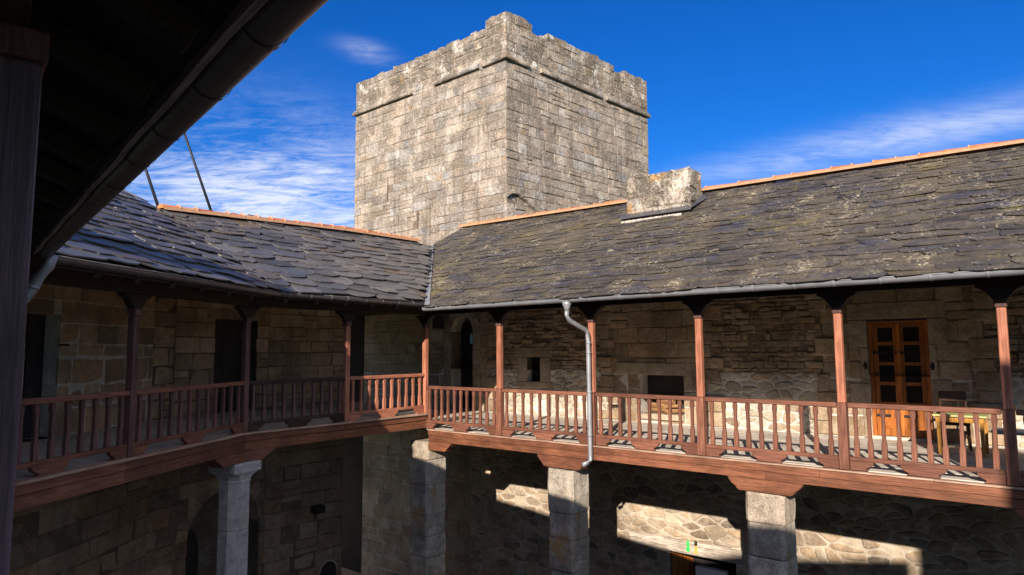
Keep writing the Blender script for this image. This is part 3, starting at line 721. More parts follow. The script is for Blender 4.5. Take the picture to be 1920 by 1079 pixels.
    T_SB = [((.058, .052, .050), 5), ((.068, .059, .050), 4), ((.048, .048, .060), 3), ((.082, .069, .052), 2.5), ((.040, .037, .037), 2)]
    slates(sm, O, eu, ev, poly, .165, (.35, .90), ((.0, .3), (.0, .3)), .013, T_SB, jit=.05, yaw=3.0, lift=1.5, lenk=2.0, rag=.022)
    sm.build('slates', M_SLATE_B, rf)
    ridge_tiles('ridge_tiles', [p+en*.07+Vector((0, 0, .03)) for p in rg[::-1]], rf)
    m = MB()   # zinc strip in the valley
    a, c = O+eu*-10.74+en*.05, O+eu*-15.0+ev*tt(14.18)+en*.05
    m.add([a+eu*.0, a+eu*.16, c+eu*.13, c], [(0, 1, 2, 3)]); m.build('valley_flashing', M_ZINC, rf)
    # chimney
    cz = roof_B(13.93)
    m = MB(); X0, X1, Y0, Y1, ZT = -8.07, -6.49, 13.93-VW, 14.56-VW, 5.76
    def chim(m, F, a, b, z0, z1):
        q = MB(); ashlar(q, a, b, z0, z1, .32, (.35, .7), (), joint=.004, h=(.0, .03), cham=.03, tones=T_PIL, jit=.02, step=.1); q.add([(a, 0.006, z0), (b, .006, z0), (b, .006, z1), (a, .006, z1)], [(0, 1, 2, 3)], tone=(.4, .34, .27))
        m.add([tuple(F @ Vector(p)) for p in q.v], q.f, tone=None); k = len(q.f)
        m.t[-k:] = q.t
    chim(m, Matrix.Translation((0, Y0, 0)), X0, X1, cz-.12, ZT)
    chim(m, Matrix.Translation((X1, Y0, 0)) @ Matrix.Rotation(R(90), 4, 'Z'), 0, Y1-Y0, cz-.1, ZT)
    chim(m, Matrix.Translation((X0, Y1, 0)) @ Matrix.Rotation(R(-90), 4, 'Z'), 0, Y1-Y0, cz-.1, ZT)
    chim(m, Matrix.Translation((0, Y1, 0)) @ Matrix.Rotation(R(180), 4, 'Z'), -X1, -X0, cz-.1, ZT)
    ch = m.build('chimney', M_CHIM, W, up)
    m = MB(); nx, ny = 14, 6; V = []; F = []
    for i in range(nx+1):
        for j in range(ny+1):
            e = min(i, nx-i, 2)*min(j, ny-j, 2)/4; lump = .06 if i < 3 else 0
            V.append((X0-.01+(X1-X0+.02)*i/nx, Y0-.015+(Y1-Y0+.03)*j/ny, ZT-.035+e*.07+uni(-.02, .02)+lump*(1 if 0 < j < ny else .5)))
    for i in range(nx):
        for j in range(ny): a = i*(ny+1)+j; F.append((a, a+ny+1, a+ny+2, a+1))
    m.add(V, F, tone=(.42, .36, .28)); m.build('chimney_top', M_CHIM, ch)
    m = MB()      # slate skirt on clips, mortar fillet beneath it
    e = .10
    m.add([(X0-.12, Y0-.20, cz+.03), (X1+.12, Y0-.20, cz+.03), (X1, Y0-.01, cz+.14), (X0, Y0-.01, cz+.14), (X0-.12, Y0-.20, cz-.0), (X1+.12, Y0-.20, cz-.0)], [(0, 1, 2, 3), (0, 4, 5, 1)], tone=(.07, .068, .075))
    zb = roof_B(14.56)
    m.add([(X1+.12, Y0-.20, cz+.03), (X1+.14, Y1, zb+.06), (X1, Y1, zb+.16), (X1, Y0-.01, cz+.10)], [(0, 1, 2, 3)], tone=(.06, .06, .068))
    m.add([(X0-.12, Y0-.20, cz+.03), (X0-.14, Y1, zb+.06), (X0, Y1, zb+.16), (X0, Y0-.01, cz+.10)], [(3, 2, 1, 0)], tone=(.06, .06, .068))
    m.build('flashing', M_SLATE_A, ch)
    m = MB(); n_ = 16
    for k in range(n_):
        xa, xb = X0-.02+(X1-X0-.06)*k/n_, X0-.02+(X1-X0-.06)*(k+1)/n_; e_ = uni(-.012, .012)
        m.add([(xa, Y0-.27+e_, cz-.30), (xb, Y0-.27+e_, cz-.30), (xb, Y0-.25+e_, cz-.062+e_), (xa, Y0-.25+e_, cz-.062-e_), (xa, Y0-.02, cz-.03), (xb, Y0-.02, cz-.03)], [(0, 1, 2, 3), (3, 2, 5, 4)], tone=pick([((.58, .52, .45), 1), ((.50, .44, .37), 1)], .12))
    m.build('mortar_fillet', M_MORTAR, ch)
    for i in range(7):
        m = MB(); x = X0-.05+i*.27; m.box(x, x+.022, Y0-.215, Y0-.10, cz+.036, cz+.05); m.build('clip', M_ZINC, ch, Matrix.Translation((0, 0, 0)))
    # eave beam and rafters
    m = MB(); m.box(-11.5, 7.5, 10.70-VW, 10.87-VW, 2.545, 2.73); m.build('eave_beam', M_DARKX, W, up, .01)
    m = MB(); m.box(-.05, .05, 0, 5.2, -.12, -.002); r0 = m.build('rafter', M_DARKX, W)
    xs = [-10.5+.62*i for i in range(29)]
    for i, x in enumerate(xs):
        r_ = r0 if i == 0 else r0.copy()
        if i: COL.objects.link(r_); r_.parent = W
        r_.matrix_basis = up @ Matrix.Translation((x, 10.42-VW, 2.667+(.44)*math.tan(P28)-.085)) @ Matrix.Rotation(P28, 4, 'X')
build_right_wing()

# ------------------------------------------------------------------ left wing (its walls bend round the court)
WP = [(-7.95, 9.0), (-7.6, 14.5), (-6.3, 17.7), (-4.75, 19.4)]
def seg(i):
    a, b = WP[i], WP[i+1]; az = math.degrees(math.atan2(b[0]-a[0], b[1]-a[1]))
    return Matrix.Translation((a[0], a[1], 0)) @ frame(az), math.hypot(b[0]-a[0], b[1]-a[1])
T_ASHA = [((.57, .40, .25), 5), ((.63, .47, .31), 4), ((.48, .32, .195), 3), ((.57, .365, .20), 2), ((.37, .26, .17), 1.5)]
T_ASHL = [((a*.62, b*.60, c*.60), w) for (a, b, c), w in T_ASHA]   # darker copy of those tones for the lower wall
def build_left_wing():
    base = Matrix.Translation((-7.6, 14.5, GROUND)); inv = base.inverted()
    W = thing('stone_wing', base, 'shaded dressed stone wing with bending walls, dark doorways and a clean slate roof', 'building')
    d1 = (2.0, 2.77, ZA, 2.40); d2 = (1.66, 3.04, ZA, 2.52); la = (1.05, 3.28, GROUND, -1.48)
    for i in range(3):
        M, L = seg(i); M = inv @ M; mb = MB()
        x0 = -1.2 if i == 0 else 0
        up_h = [[d1], [d2], []][i]; lo_h = [[], [la], []][i]
        if i == 0:
            ashlar(mb, x0, L, ZA, 1.9, .42, (.35, .85), up_h, joint=.020, h=(.0, .014), cham=.016, tones=T_ASHA, jit=.022, chvar=.2, step=.22)
            ashlar(mb, x0, L, 1.9, 3.9, .34, (.4, .85), up_h, joint=.009, h=(0, .014), tones=T_ASHA, step=.3)
        elif i == 1:
            ashlar(mb, 0, .55, ZA, 2.3, .38, (.3, .6), up_h, joint=.018, h=(0, .016), tones=T_ASHA, jit=.02, step=.2)
            ashlar(mb, .55, L, ZA, 3.9, .34, (.4, .85), up_h, joint=.012, h=(0, .022), tones=T_ASHA, step=.3)
            ashlar(mb, 0, .55, 2.3, 3.9, .34, (.4, .85), up_h, joint=.008, h=(0, .014), tones=T_ASHA)
        else: ashlar(mb, 0, L, ZA, 3.9, .33, (.35, .7), up_h, joint=.010, h=(0, .02), tones=T_ASHA, step=.3)
        bed(mb, x0, L, ZA-.3, 4.3, up_h, (.78, .72, .62) if i == 0 else (.16, .12, .085), .5)
        mb.build('upper_wall', [M_ASHLAR, M_MORTAR], W, M)
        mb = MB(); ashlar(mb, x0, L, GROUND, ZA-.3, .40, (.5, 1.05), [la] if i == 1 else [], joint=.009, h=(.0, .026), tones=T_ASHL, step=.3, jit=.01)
        bed(mb, x0, L, GROUND, ZA-.3, lo_h, (.16, .125, .09), .5)
        if i == 1:
            spandrel(mb, la[0], la[1], -2.45, .97, -1.48, .5, T_ASHA[0][0], 0)
            voussoirs(mb, la[0], la[1], -2.45, .97, .34, 11, T_ASHA, 0, .012)
        mb.build('lower_wall', [M_ASHLAR, M_MORTAR], W, M)
        if i == 0:
            m = MB(); m.box(d1[0], d1[1], .28, .32, d1[2], d1[3]); m.box(d1[0]+.35, d1[0]+.38, .25, .28, d1[2], d1[3]); m.build('door', M_DDOOR, W, M)
            m = MB(); m.box(d1[1]-.04, d1[1]+.16, -.05, -.02, 1.86, 1.90); m.build('hinge', M_IRON, W, M)
        if i == 1:
            m = MB(); m.box(d2[0], d2[1], .36, .40, d2[2], d2[3])
            for k in range(5): m.box(d2[0]+.02+k*.27, d2[0]+.28+k*.27, .335, .358, d2[2]+.02, d2[3]-.02)
            m.build('door', M_DDOOR, W, M, .006)
            stonef = MB()
            for a, b, c, e in ((d2[0]-.25, d2[1]+.25, 2.52, 2.78), ):
                stone(stonef, [(a, c), (b, c), (b, e), (a, e)], .03, .015, (.36, .25, .16))
            stonef.build('door_lintel', M_ASHLAR, W, M)
            # vaulted passage to the meadow
            m = MB(); D = 1.6
            pts = arch_pts(la[0]-.15, la[1]+.35, -2.45, 1.05, 12)
            prof = [(la[0]-.15, GROUND)]+pts+[(la[1]+.35, GROUND)]
            for (a, b), (c, e) in zip(prof[:-1], prof[1:]): m.add([(a, .5, b), (c, .5, e), (c, D, e), (a, D, b)], [(0, 1, 2, 3)], tone=(.30, .24, .18), mi=0)
            m.build('vault', [M_ASHLAR, M_MORTAR], W, M)
            m = MB(); ob = (1.85, 3.16, GROUND, -2.15)
            bed(m, la[0]-.6, la[1]+.9, GROUND, -.8, [ob], (.42, .36, .30), .08, 0, y=D)
            spandrel(m, ob[0], ob[1], -2.78, .63, -2.15, .08, (.34, .28, .22), 0, y=D); voussoirs(m, ob[0], ob[1], -2.78, .63, .3, 9, T_ASHA, D, .02)
            m.build('outer_arch', [M_ASHLAR, M_MORTAR], W, M)
            m = MB(); m.prism([(1.3, GROUND+.02), (2.30, GROUND+.02)]+arch_pts(1.3, 2.30, -3.0, .62, 10)[::-1], .95, 1.02); m.build('gate_leaf', M_DDOOR, W, M)
        if i == 2:
            m = MB(); m.box(L-.02, L, 0, .6, GROUND, 4.3, tone=(.2, .15, .1)); m.box(L-5, L, .55, .6, GROUND, 4.3, tone=(.2, .15, .1)); m.build('return_wall', M_ASHLAR, W, M)
            # blocked slot high in the wall, and a flat near-black sheet painting the shade of a low recess
            m = MB(); nz = -4.25
            m.prism([(1.62, GROUND), (2.12, GROUND)]+arch_pts(1.62, 2.12, nz+.1, .25, 10)[::-1], -.026, -.02); m.build('niche_dark', M_VOID, W, M)
            m = MB(); o1 = arch_pts(1.60, 2.14, nz+.1, .27, 12); o2 = arch_pts(1.63, 2.11, nz+.1, .24, 12)
            for k in range(12): m.add([(*[o1[k][0]], -.02, o1[k][1]), (o1[k+1][0], -.02, o1[k+1][1]), (o1[k+1][0], -.05, o1[k+1][1]), (o1[k][0], -.05, o1[k][1]), (o2[k][0], -.05, o2[k][1]), (o2[k+1][0], -.05, o2[k+1][1])], [(0, 3, 2, 1), (3, 4, 5, 2)], tone=(.6, .5, .38))
            m.build('niche_lit_rim', M_MORTAR, W, M)  # pale tone paints the lit edge of the arch
    # roofs
    P30 = R(29.9); c30 = math.cos(P30); ev = Vector((0, math.cos(P30), math.sin(P30))); eu = Vector((1, 0, 0)); en = eu.cross(ev)
    T_SA = [((.095, .093, .096), 6), ((.115, .11, .108), 4), ((.075, .077, .085), 3), ((.12, .095, .075), 1.5), ((.06, .06, .065), 1.5)]
    for F, off, poly, wr in ((FA1, 6.004, [(5.6, 0), (11.02, 0), (11.76, 3.46), (11.50, 4.21), (11.2, 6.2), (4.2, 6.2)], (.42, .8)), (FA2, 10.486, [(6.89, 0), (10.36, 0), (14.07, 4.0), (13.63, 4.14), (10.87, 4.03), (6.13, 3.47)], (.42, .8))):
        M = inv @ F; O = Vector((0, off, 2.776)); n = len(poly); b = MB()
        top = [O+eu*s+ev*t-en*.015 for s, t in poly]; bot = [p-en*.06 for p in top]
        b.add(top+bot, [tuple(range(n)), tuple(range(n, 2*n))[::-1]]+[(i, n+i, n+(i+1) % n, (i+1) % n) for i in range(n)])
        if F is FA2:
            r_ = [O+eu*s+ev*t for s, t in poly[3:6]]; bk = [Vector((p.x, p.y+4.5, p.z-2.4)) for p in r_]
            b.add([*r_, *bk], [(0, 1, 4, 3), (1, 2, 5, 4)])
        rf = b.build('roof', M_SOFF, W, M)
        s_ = MB(); slates(s_, O, eu, ev, poly, .27, wr, ((.15, .60), (.04, .34)), .019, T_SA, jit=.09, yaw=9, lift=1.2, over=.03)
        s_.build('slates', M_SLATE_A, rf)
        if F is FA2:
            ridge_tiles('ridge_tiles', [p+en*.05+Vector((0, 0, .015)) for p in (r_[2], r_[1], r_[0])], rf, r=.085, L=.36)
        else:
            m = MB(); a, c = O+eu*11.02+en*.05, O+eu*11.76+ev*3.46+en*.05
            for k in range(9):
                p, q = a+(c-a)*((k+.05)/9), a+(c-a)*((k+uni(.6, .95))/9); w = Vector((uni(.02, .035), 0, 0)); m.add([p-w, q-w, q+w, p+w], [(0, 1, 2, 3)], tone=(.2, .18, .16))
            m.build('valley_lead', M_ZINC, rf)
        m = MB(); xa, xb, y = (5.2, 11.2, 6.72) if F is FA1 else (6.6, 11.3, 11.20)
        m.box(xa, xb, y-.08, y+.09, 2.55, 2.74); m.build('eave_beam', M_DARKX, W, M, .012)
        m = MB(); m.box(xa+.2, xb-.5, off+.10, off+.14, 2.66, 2.755); m.build('fascia', M_DARKX, W, M, .006)
        m = MB(); m.box(-.05, .05, 0, 3.9, -.13, -.003); r0 = m.build('rafter', M_DARKX, W); k = 0; x = xa+.45
        while x < xb-.35:
            r2 = r0 if k == 0 else r0.copy()
            if k: COL.objects.link(r2); r2.parent = W
            r2.matrix_basis = M @ Matrix.Translation((x, off+.06, 2.776+.06*math.tan(P30)-.09)) @ Matrix.Rotation(P30, 4, 'X'); x += .66; k += 1
build_left_wing()

# ------------------------------------------------------------------ galleries: decks, posts, railings, pillars
V0 = 10.785
def boards(m, x0, x1, y0, y1, z, w=.15):
    y = y0
    while y < y1-.02:
        yb = min(y+w, y1); x = x0-uni(0, 2)
        while x < x1:
            L = uni(2.2, 3.6); a, b = max(x, x0), min(x+L, x1); dz = uni(-.003, .003)
            if b-a > .02: m.box(a+.0015, b-.0015, y+.003, yb-.003, z-.03, z+dz)
            x += L
        y = yb
def deck_right():
    D = thing('gallery_deck', at(FB, -11.3, V0, 0), 'grey boarded gallery floor on orange brown beams in front of the right wing', 'balcony')
    up = Matrix.Translation((11.3, -V0, 0))
    m = MB(); boards(m, -19.5, 7.5, 10.82, 14.75, -.002); m.build('floor_boards', M_DECK, D, up)
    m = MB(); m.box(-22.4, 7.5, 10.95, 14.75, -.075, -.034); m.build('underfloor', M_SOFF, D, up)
    m = MB(); x = -11.42
    while x < 7.4:
        w = uni(1.6, 2.6); w = min(w, 7.5-x); m.box(x+.002, x+w-.002, 10.69+uni(-.006, .006), 10.825, -.034, -.008+uni(-.003, .003)); x += w
    m.build('edge_board', M_EDGE, D, up, .005)
    for (za, zb, y) in ((-.150, -.036, 10.715), (-.278, -.153, 10.735)):
        cuts = [-11.42, -9.9, -6.6, -3.1, 1.0, 7.5] if za > -.2 else [-11.42, -8.2, -3.9, 2.2, 7.5]
        for a, b in zip(cuts[:-1], cuts[1:]):
            m = MB(); m.box(a+.001, b-.001, y, 10.93, za, zb); m.build('edge_beam', M_BEAM, D, up, .008)
    m = MB(); m.box(-.06, .06, 0, 3.75, -.20, -.077); j = m.build('joist', M_DARKX, D); k = 0
    for i in range(26):
        x = -11.0+i*.72; j2 = j if i == 0 else j.copy()
        if i: COL.objects.link(j2); j2.parent = D
        j2.matrix_basis = up @ Matrix.Translation((x, 10.94, 0))
    def bracket(x0, x1, zt, zb, left=True, right=True):
        P = []
        def end(x, s):   # ogee end
            w = .20; return [(x, zt), (x+s*.02, zt-(zt-zb)*.22), (x+s*.06, zt-(zt-zb)*.45), (x+s*.12, zt-(zt-zb)*.68), (x+s*.155, zt-(zt-zb)*.93), (x+s*.19, zb)]
        L = end(x0, 1) if left else [(x0, zt), (x0, zb)]; Rr = end(x1, -1) if right else [(x1, zt), (x1, zb)]
        m = MB(); m.prism((L+Rr[::-1]), 10.72, 10.98); return m.build('corbel', M_BEAM, D, up, .010)
    bracket(-11.42, -10.72, -.281, -.47, False, True); bracket(-8.34, -7.18, -.281, -.50); bracket(-4.50, -3.34, -.281, -.475); bracket(-.80, .45, -.281, -.48); bracket(3.1, 4.3, -.281, -.48)
    return D
deck_right()
def deck_left():
    D = thing('gallery_deck', Matrix.Translation((-4.74, 12.19, ZA)), 'shaded gallery floor with dark red edge beams bending along the left wing', 'balcony')
    up = Matrix.Translation((4.74, -12.19, -ZA))
    inner = [(-5.63, 7.0), (-4.80, 12.21), (-2.06, 15.72), (-2.0, 15.9), (-4.75, 19.6), (-6.5, 17.9), (-7.9, 14.6), (-8.2, 7.0)]
    m = MB(); V = [(x, y, ZA) for x, y in inner]+[(x, y, ZA-.05) for x, y in inner]; n = len(inner)
    m.add(V, [tuple(range(n)), tuple(range(n, 2*n))[::-1]]+[(i, n+i, n+(i+1) % n, (i+1) % n) for i in range(n)]); m.build('floor_boards', M_DECK, D, up)
    for F, xa, xb, y, mt in ((FA1, 4.6, 11.17, 6.754, M_DARKX), (FA2, 6.70, 11.34, 11.236, None)):
        M = up @ F
        m = MB(); x = xa
        while x < xb-.01:
            w = min(uni(1.5, 2.4), xb-x); m.box(x+.002, x+w-.002, y-.10+uni(-.005, .005), y+.05, ZA-.034, ZA+.003); x += w
        m.build('edge_board', M_EDGE, D, M, .005)
        for (za, zb, yy) in ((ZA-.150, ZA-.036, y-.07), (ZA-.325, ZA-.153, y-.05)):
            cuts = [xa, (xa+xb)/2+.4, xb] if F is FA1 else [xa, xb]
            for a, b in zip(cuts[:-1], cuts[1:]):
                m = MB(); m.box(a+.001, b-.001, yy, y+.14, za, zb); m.build('edge_beam', M_BEAM if F is FA2 else M_BRNX, D, M, .008)
        m = MB(); m.box(-.06, .06, 0, 3.0, -.22, -.055); j = m.build('joist', M_DARKX, D); k = 0; x = xa+.4
        while x < xb-.2:
            j2 = j if k == 0 else j.copy()
            if k: COL.objects.link(j2); j2.parent = D
            j2.matrix_basis = M @ Matrix.Translation((x, y+.15, ZA)); x += .72; k += 1
    z1, z0 = ZA-.326, ZA-.50
    m = MB(); m.prism([(10.3, z1), (10.34, z1-.05), (10.42, z1-.09), (10.50, z0+.03), (10.54, z0), (11.17, z0), (11.17, z1)], 6.69, 6.93); m.build('corbel', M_BRNX, D, up @ FA1, .01)
    m = MB(); m.prism([(6.70, z0), (7.05, z0), (7.10, z0+.03), (7.18, z1-.09), (7.26, z1-.05), (7.3, z1), (6.70, z1)], 11.17, 11.40); m.build('corbel', M_BRNX, D, up @ FA2, .01)
deck_left()

def post(F, x, y, z0, ztop, mat, label, group, w=.108, lower=None, rot=0.0, zl=.95, tilt=0):
    P = thing('gallery_post', at(F, x, y, z0) @ Matrix.Rotation(rot, 4, 'Z') @ (Matrix.Translation((0, 0, 2)) @ Matrix.Rotation(R(-tilt), 4, 'X') @ Matrix.Translation((0, 0, -2))), label, 'post', group)
    h = ztop-z0
    m = MB(); c = w/2
    m.box(-c, c, -c, c, zl if lower else 0, h-.30, ); m.build('shaft', mat, P, bevel=.016)
    if lower:
        m = MB(); c2 = c+.010; m.box(-c2, c2, -c2, c2, 0, zl-.001); m.build('lower_shaft', lower, P, bevel=.008)
    m = MB(); m.box(-c-.012, c+.012, -c-.012, c+.012, h-.30, h-.205)
    m.build('collar', M_DARKZ, P, bevel=.012)
    m = MB(); t, b = h-.003, h-.204
    def e(s): return [(s*.27, t), (s*.265, t-.03), (s*.22, t-.05), (s*.165, t-.08), (s*.11, t-.15), (s*.07, b)]
    m.prism(e(-1)+e(1)[::-1], -.062, .062); m.build('bracket', M_DARKX, P, bevel=.008)
    return P
B_POST = [-11.59, -9.335, -7.06, -4.93, -2.757, -.79, 1.4, 3.6, 5.8]
names = ['reddish gallery post at the inner corner where the two galleries meet', 'sunlit post beside the arched doorway and the small barred window', 'sunlit post directly behind the zinc downpipe', 'sunlit post right of the hearth recess', 'sunlit post just left of the pine double door', 'post at the shaded right end of the sunlit railing', None, None, None]
for x, nm in zip(B_POST, names):
    corner = x < -11
    post(FB, x, V0, 0.0 if not corner else ZA, 2.545, M_REDZ, nm or 'post of the right gallery beyond the shaded end of the railing', 'posts of the right gallery', lower=None if corner else M_BRNZ, zl=.945)
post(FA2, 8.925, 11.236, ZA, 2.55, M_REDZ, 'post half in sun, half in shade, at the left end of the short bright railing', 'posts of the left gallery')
post(FA2, 6.70, 11.236, ZA, 2.55, M_DARKZ, 'slender shaded post where the left gallery bends, in front of the dark door', 'posts of the left gallery', rot=R(14))  # shaded posts get darker timber: shade put into the colour
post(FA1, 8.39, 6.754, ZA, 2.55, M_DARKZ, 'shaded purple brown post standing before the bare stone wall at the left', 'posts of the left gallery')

def baluster_mesh(name, h, mat):
    m = MB(); P = [(.035, 0), (.035, h*.30), (.030, h*.335), (.0235, h*.38), (.0225, h*.80), (.029, h*.845), (.034, h*.89), (.033, h*.95), (.026, h)]
    m.prism([(a, z) for a, z in P]+[(-a, z) for a, z in P[::-1]], -.024, .024)
    return m.build(name, mat, None, bevel=.004)
_bal = {}
def railing(F, x0, x1, y, z0, n, H, mx, mz, label, group, blocks=True):
    L = x1-x0; xm = (x0+x1)/2
    T = thing('balustrade', at(F, xm, y, z0), label, 'railing', group); a = L/2
    m = MB(); m.box(-a, a, -.048, .048, H-.072, H); m.build('top_rail', mx, T, bevel=.014)
    m = MB(); m.box(-a, a, -.035, .035, .125, .185); m.build('bottom_rail', mx, T, bevel=.006)
    key = (mz.name, round(H, 3))
    for i in range(n):
        if key not in _bal: o = baluster_mesh('baluster', H-.072-.183, mz); _bal[key] = o
        else: o = _bal[key].copy(); COL.objects.link(o)
        o.parent = T; o.matrix_basis = Matrix.Translation((-a+L*(i+.5)/n+uni(-.006, .006), 0, .184)) @ Matrix.Rotation(R(uni(-.7, .7)), 4, 'Y') @ Matrix.Rotation(R(uni(-3, 3)), 4, 'Z')
    if blocks:
        def blk(xa, xb, l, r):
            m = MB(); P = [(xa, .002)]
            if l: P = [(xa+.07, .002), (xa+.10, .03), (xa+.06, .05), (xa+.02, .075), (xa, .10), (xa, .124)]
            else: P = [(xa, .002), (xa, .124)]
            Q = [(xb-.07, .002), (xb-.10, .03), (xb-.06, .05), (xb-.02, .075), (xb, .10), (xb, .124)] if r else [(xb, .002), (xb, .124)]
            m.prism(P+Q[::-1], -.033, .033); m.build('foot_block', mx, T, bevel=.004)
        blk(-a, -a+.30, False, True); blk(a-.30, a, True, False); blk(-.27, .27, True, True)
    return T
lab = ['brown railing bay before the arched doorway, at the gallery corner', 'brown railing bay between the small barred window and the zinc downpipe', 'brown railing bay in front of the hearth recess, right of the downpipe', 'brown railing bay before the bare rubble wall, left of the pine door', 'brown railing bay in front of the pine double door and table, partly shaded at right']
for i, l in enumerate(lab):
    railing(FB, B_POST[i]+(.075 if i else .06), B_POST[i+1]-.075, V0, 0, 11 if i == 0 else 10, .95, M_BRNX, M_BRNZ, l, 'railing bays of the right gallery')
for i in range(5, 8):
    railing(FB, B_POST[i]+.075, B_POST[i+1]-.075, V0, 0, 10, .95, M_BRNX, M_BRNZ, 'railing bay beyond the shaded right end of the gallery', 'railing bays of the right gallery')
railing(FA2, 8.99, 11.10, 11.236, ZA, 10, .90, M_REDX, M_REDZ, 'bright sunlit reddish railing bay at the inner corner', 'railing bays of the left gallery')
railing(FA2, 6.765, 8.86, 11.236, ZA, 10, .90, M_DARKX, M_DARKZ, 'shaded railing bay between the bend and the half sunlit post', 'railing bays of the left gallery')  # darker timber than the sunlit bay, its shade painted in
railing(FA1, 8.455, 11.11, 6.754, ZA, 12, .90, M_DARKZ if 0 else M_BRNX, M_DARKZ, 'shaded railing bay between the dark door and the bare stone wall', 'railing bays of the left gallery')
railing(FA1, 5.9, 8.325, 6.754, ZA, 11, .90, M_BRNX, M_DARKZ, 'shaded railing bay furthest left, next to the near post', 'railing bays of the left gallery')

def block_pillar(x, w, ztop, label, seed, rot=0):
    st = random.getstate(); random.seed(seed)
    P = thing('stone_pillar', at(FB, x, V0+.22, GROUND), label, 'pillar', 'square stone pillars under the right gallery')
    m = MB(); z = 0; H = ztop-GROUND; first = True
    while z < H-.02:
        h = uni(.42, .66); h = H-z if H-z-h < .3 else h
        top = z+h > H-.02; a = w/2+(uni(-.012, .012)); q = []; c = .05
        for (sx, sy) in ((-1, -1), (1, -1), (1, 1), (-1, 1)):
            q += [(sx*a+(0 if sx*sy > 0 else -sx*c), sy*a+(-sy*c if sx*sy > 0 else 0)), (sx*a+(-sx*c if sx*sy > 0 else 0), sy*a+(0 if sx*sy > 0 else -sy*c))]
        # octagon-ish ring in order
        ang = sorted(q, key=lambda p: math.atan2(p[1], p[0])); k = len(ang); t = pick(T_PIL, .12)
        rings = []
        for (zz, sc) in ((z+.006, .985), (z+.03, 1.0), (z+h*.5, 1.012), (z+h-.03, 1.0), (z+h-.006, .985 if not top else .965)):
            rings.append([(p[0]*sc+uni(-.008, .008), p[1]*sc+uni(-.008, .008), zz+(uni(-.02, .01) if top and zz > z+h*.8 else 0)) for p in ang])
        V = sum(rings, []); F = []
        for r_ in range(4):
            for i in range(k): F.append((r_*k+i, r_*k+(i+1) % k, (r_+1)*k+(i+1) % k, (r_+1)*k+i))
        F += [tuple(range(k))[::-1], tuple(range(4*k, 5*k))]
        m.add(V, F, tone=t); z += h
    m.box(-w/2+.03, w/2-.03, -w/2+.03, w/2-.03, 0, H-.05, tone=MORT_M)
    m.build('shaft', M_PILLAR, P); random.setstate(st)
    return P
block_pillar(-11.72, .60, -.28, 'tallest square stone pillar under the corner where the galleries meet', 5)
block_pillar(-7.80, .58, -.51, 'square stone pillar below the zinc downpipe', 11)
block_pillar(-3.93, .58, -.482, 'orange stained square stone pillar right of the ground floor doorway', 23)
block_pillar(-.18, .58, -.482, 'square stone pillar at the shaded far right end', 31)
block_pillar(3.7, .58, -.482, 'square stone pillar beyond the right end of the view', 37)
def oct_pillar():
    P = thing('stone_pillar', Matrix.Translation((-4.88, 12.22, GROUND)) @ frame(24), 'pale octagonal stone column with moulded square capital at the left gallery bend', 'pillar')
    top = ZA-.505-GROUND; m = MB(); z = 0
    def ring(a, c, zz): # square of half side a with corners cut by c
        return [(-a+c, -a, zz), (a-c, -a, zz), (a, -a+c, zz), (a, a-c, zz), (a-c, a, zz), (-a+c, a, zz), (-a, a-c, zz), (-a, -a+c, zz)]
    while z < top-.35-.01:
        h = min(uni(.9, 1.15), top-.34-z)
        if top-.34-z-h < .4: h = top-.34-z
        r_ = [ring(.239, .137, z+.004), ring(.244, .141, z+.02), ring(.244, .141, z+h-.02), ring(.239, .137, z+h-.004)]
        V = sum(r_, []); F = [(k*8+i, k*8+(i+1) % 8, k*8+8+(i+1) % 8, k*8+8+i) for k in range(3) for i in range(8)]+[tuple(range(24, 32))]
        m.add(V, F, tone=pick([((.50, .49, .48), 1), ((.55, .54, .52), 1), ((.46, .455, .45), 1)], .06)); z += h
    m.build('shaft', M_GREYP, P)
    m = MB(); Z = top-.34; prof = [(.244, .141, 0), (.252, .14, .01), (.252, .14, .03), (.246, .135, .05), (.262, .11, .12), (.292, .05, .17), (.298, .004, .18), (.308, .004, .185), (.308, .004, .32), (.298, .004, .34)]
    r_ = [ring(a, c, Z+zz) for a, c, zz in prof]; V = sum(r_, []); n = len(prof)
    m.add(V, [(k*8+i, k*8+(i+1) % 8, k*8+8+(i+1) % 8, k*8+8+i) for k in range(n-1) for i in range(8)]+[tuple(range(8*n-8, 8*n))], tone=(.54, .53, .51)); m.build('capital', M_GREYP, P)
oct_pillar()

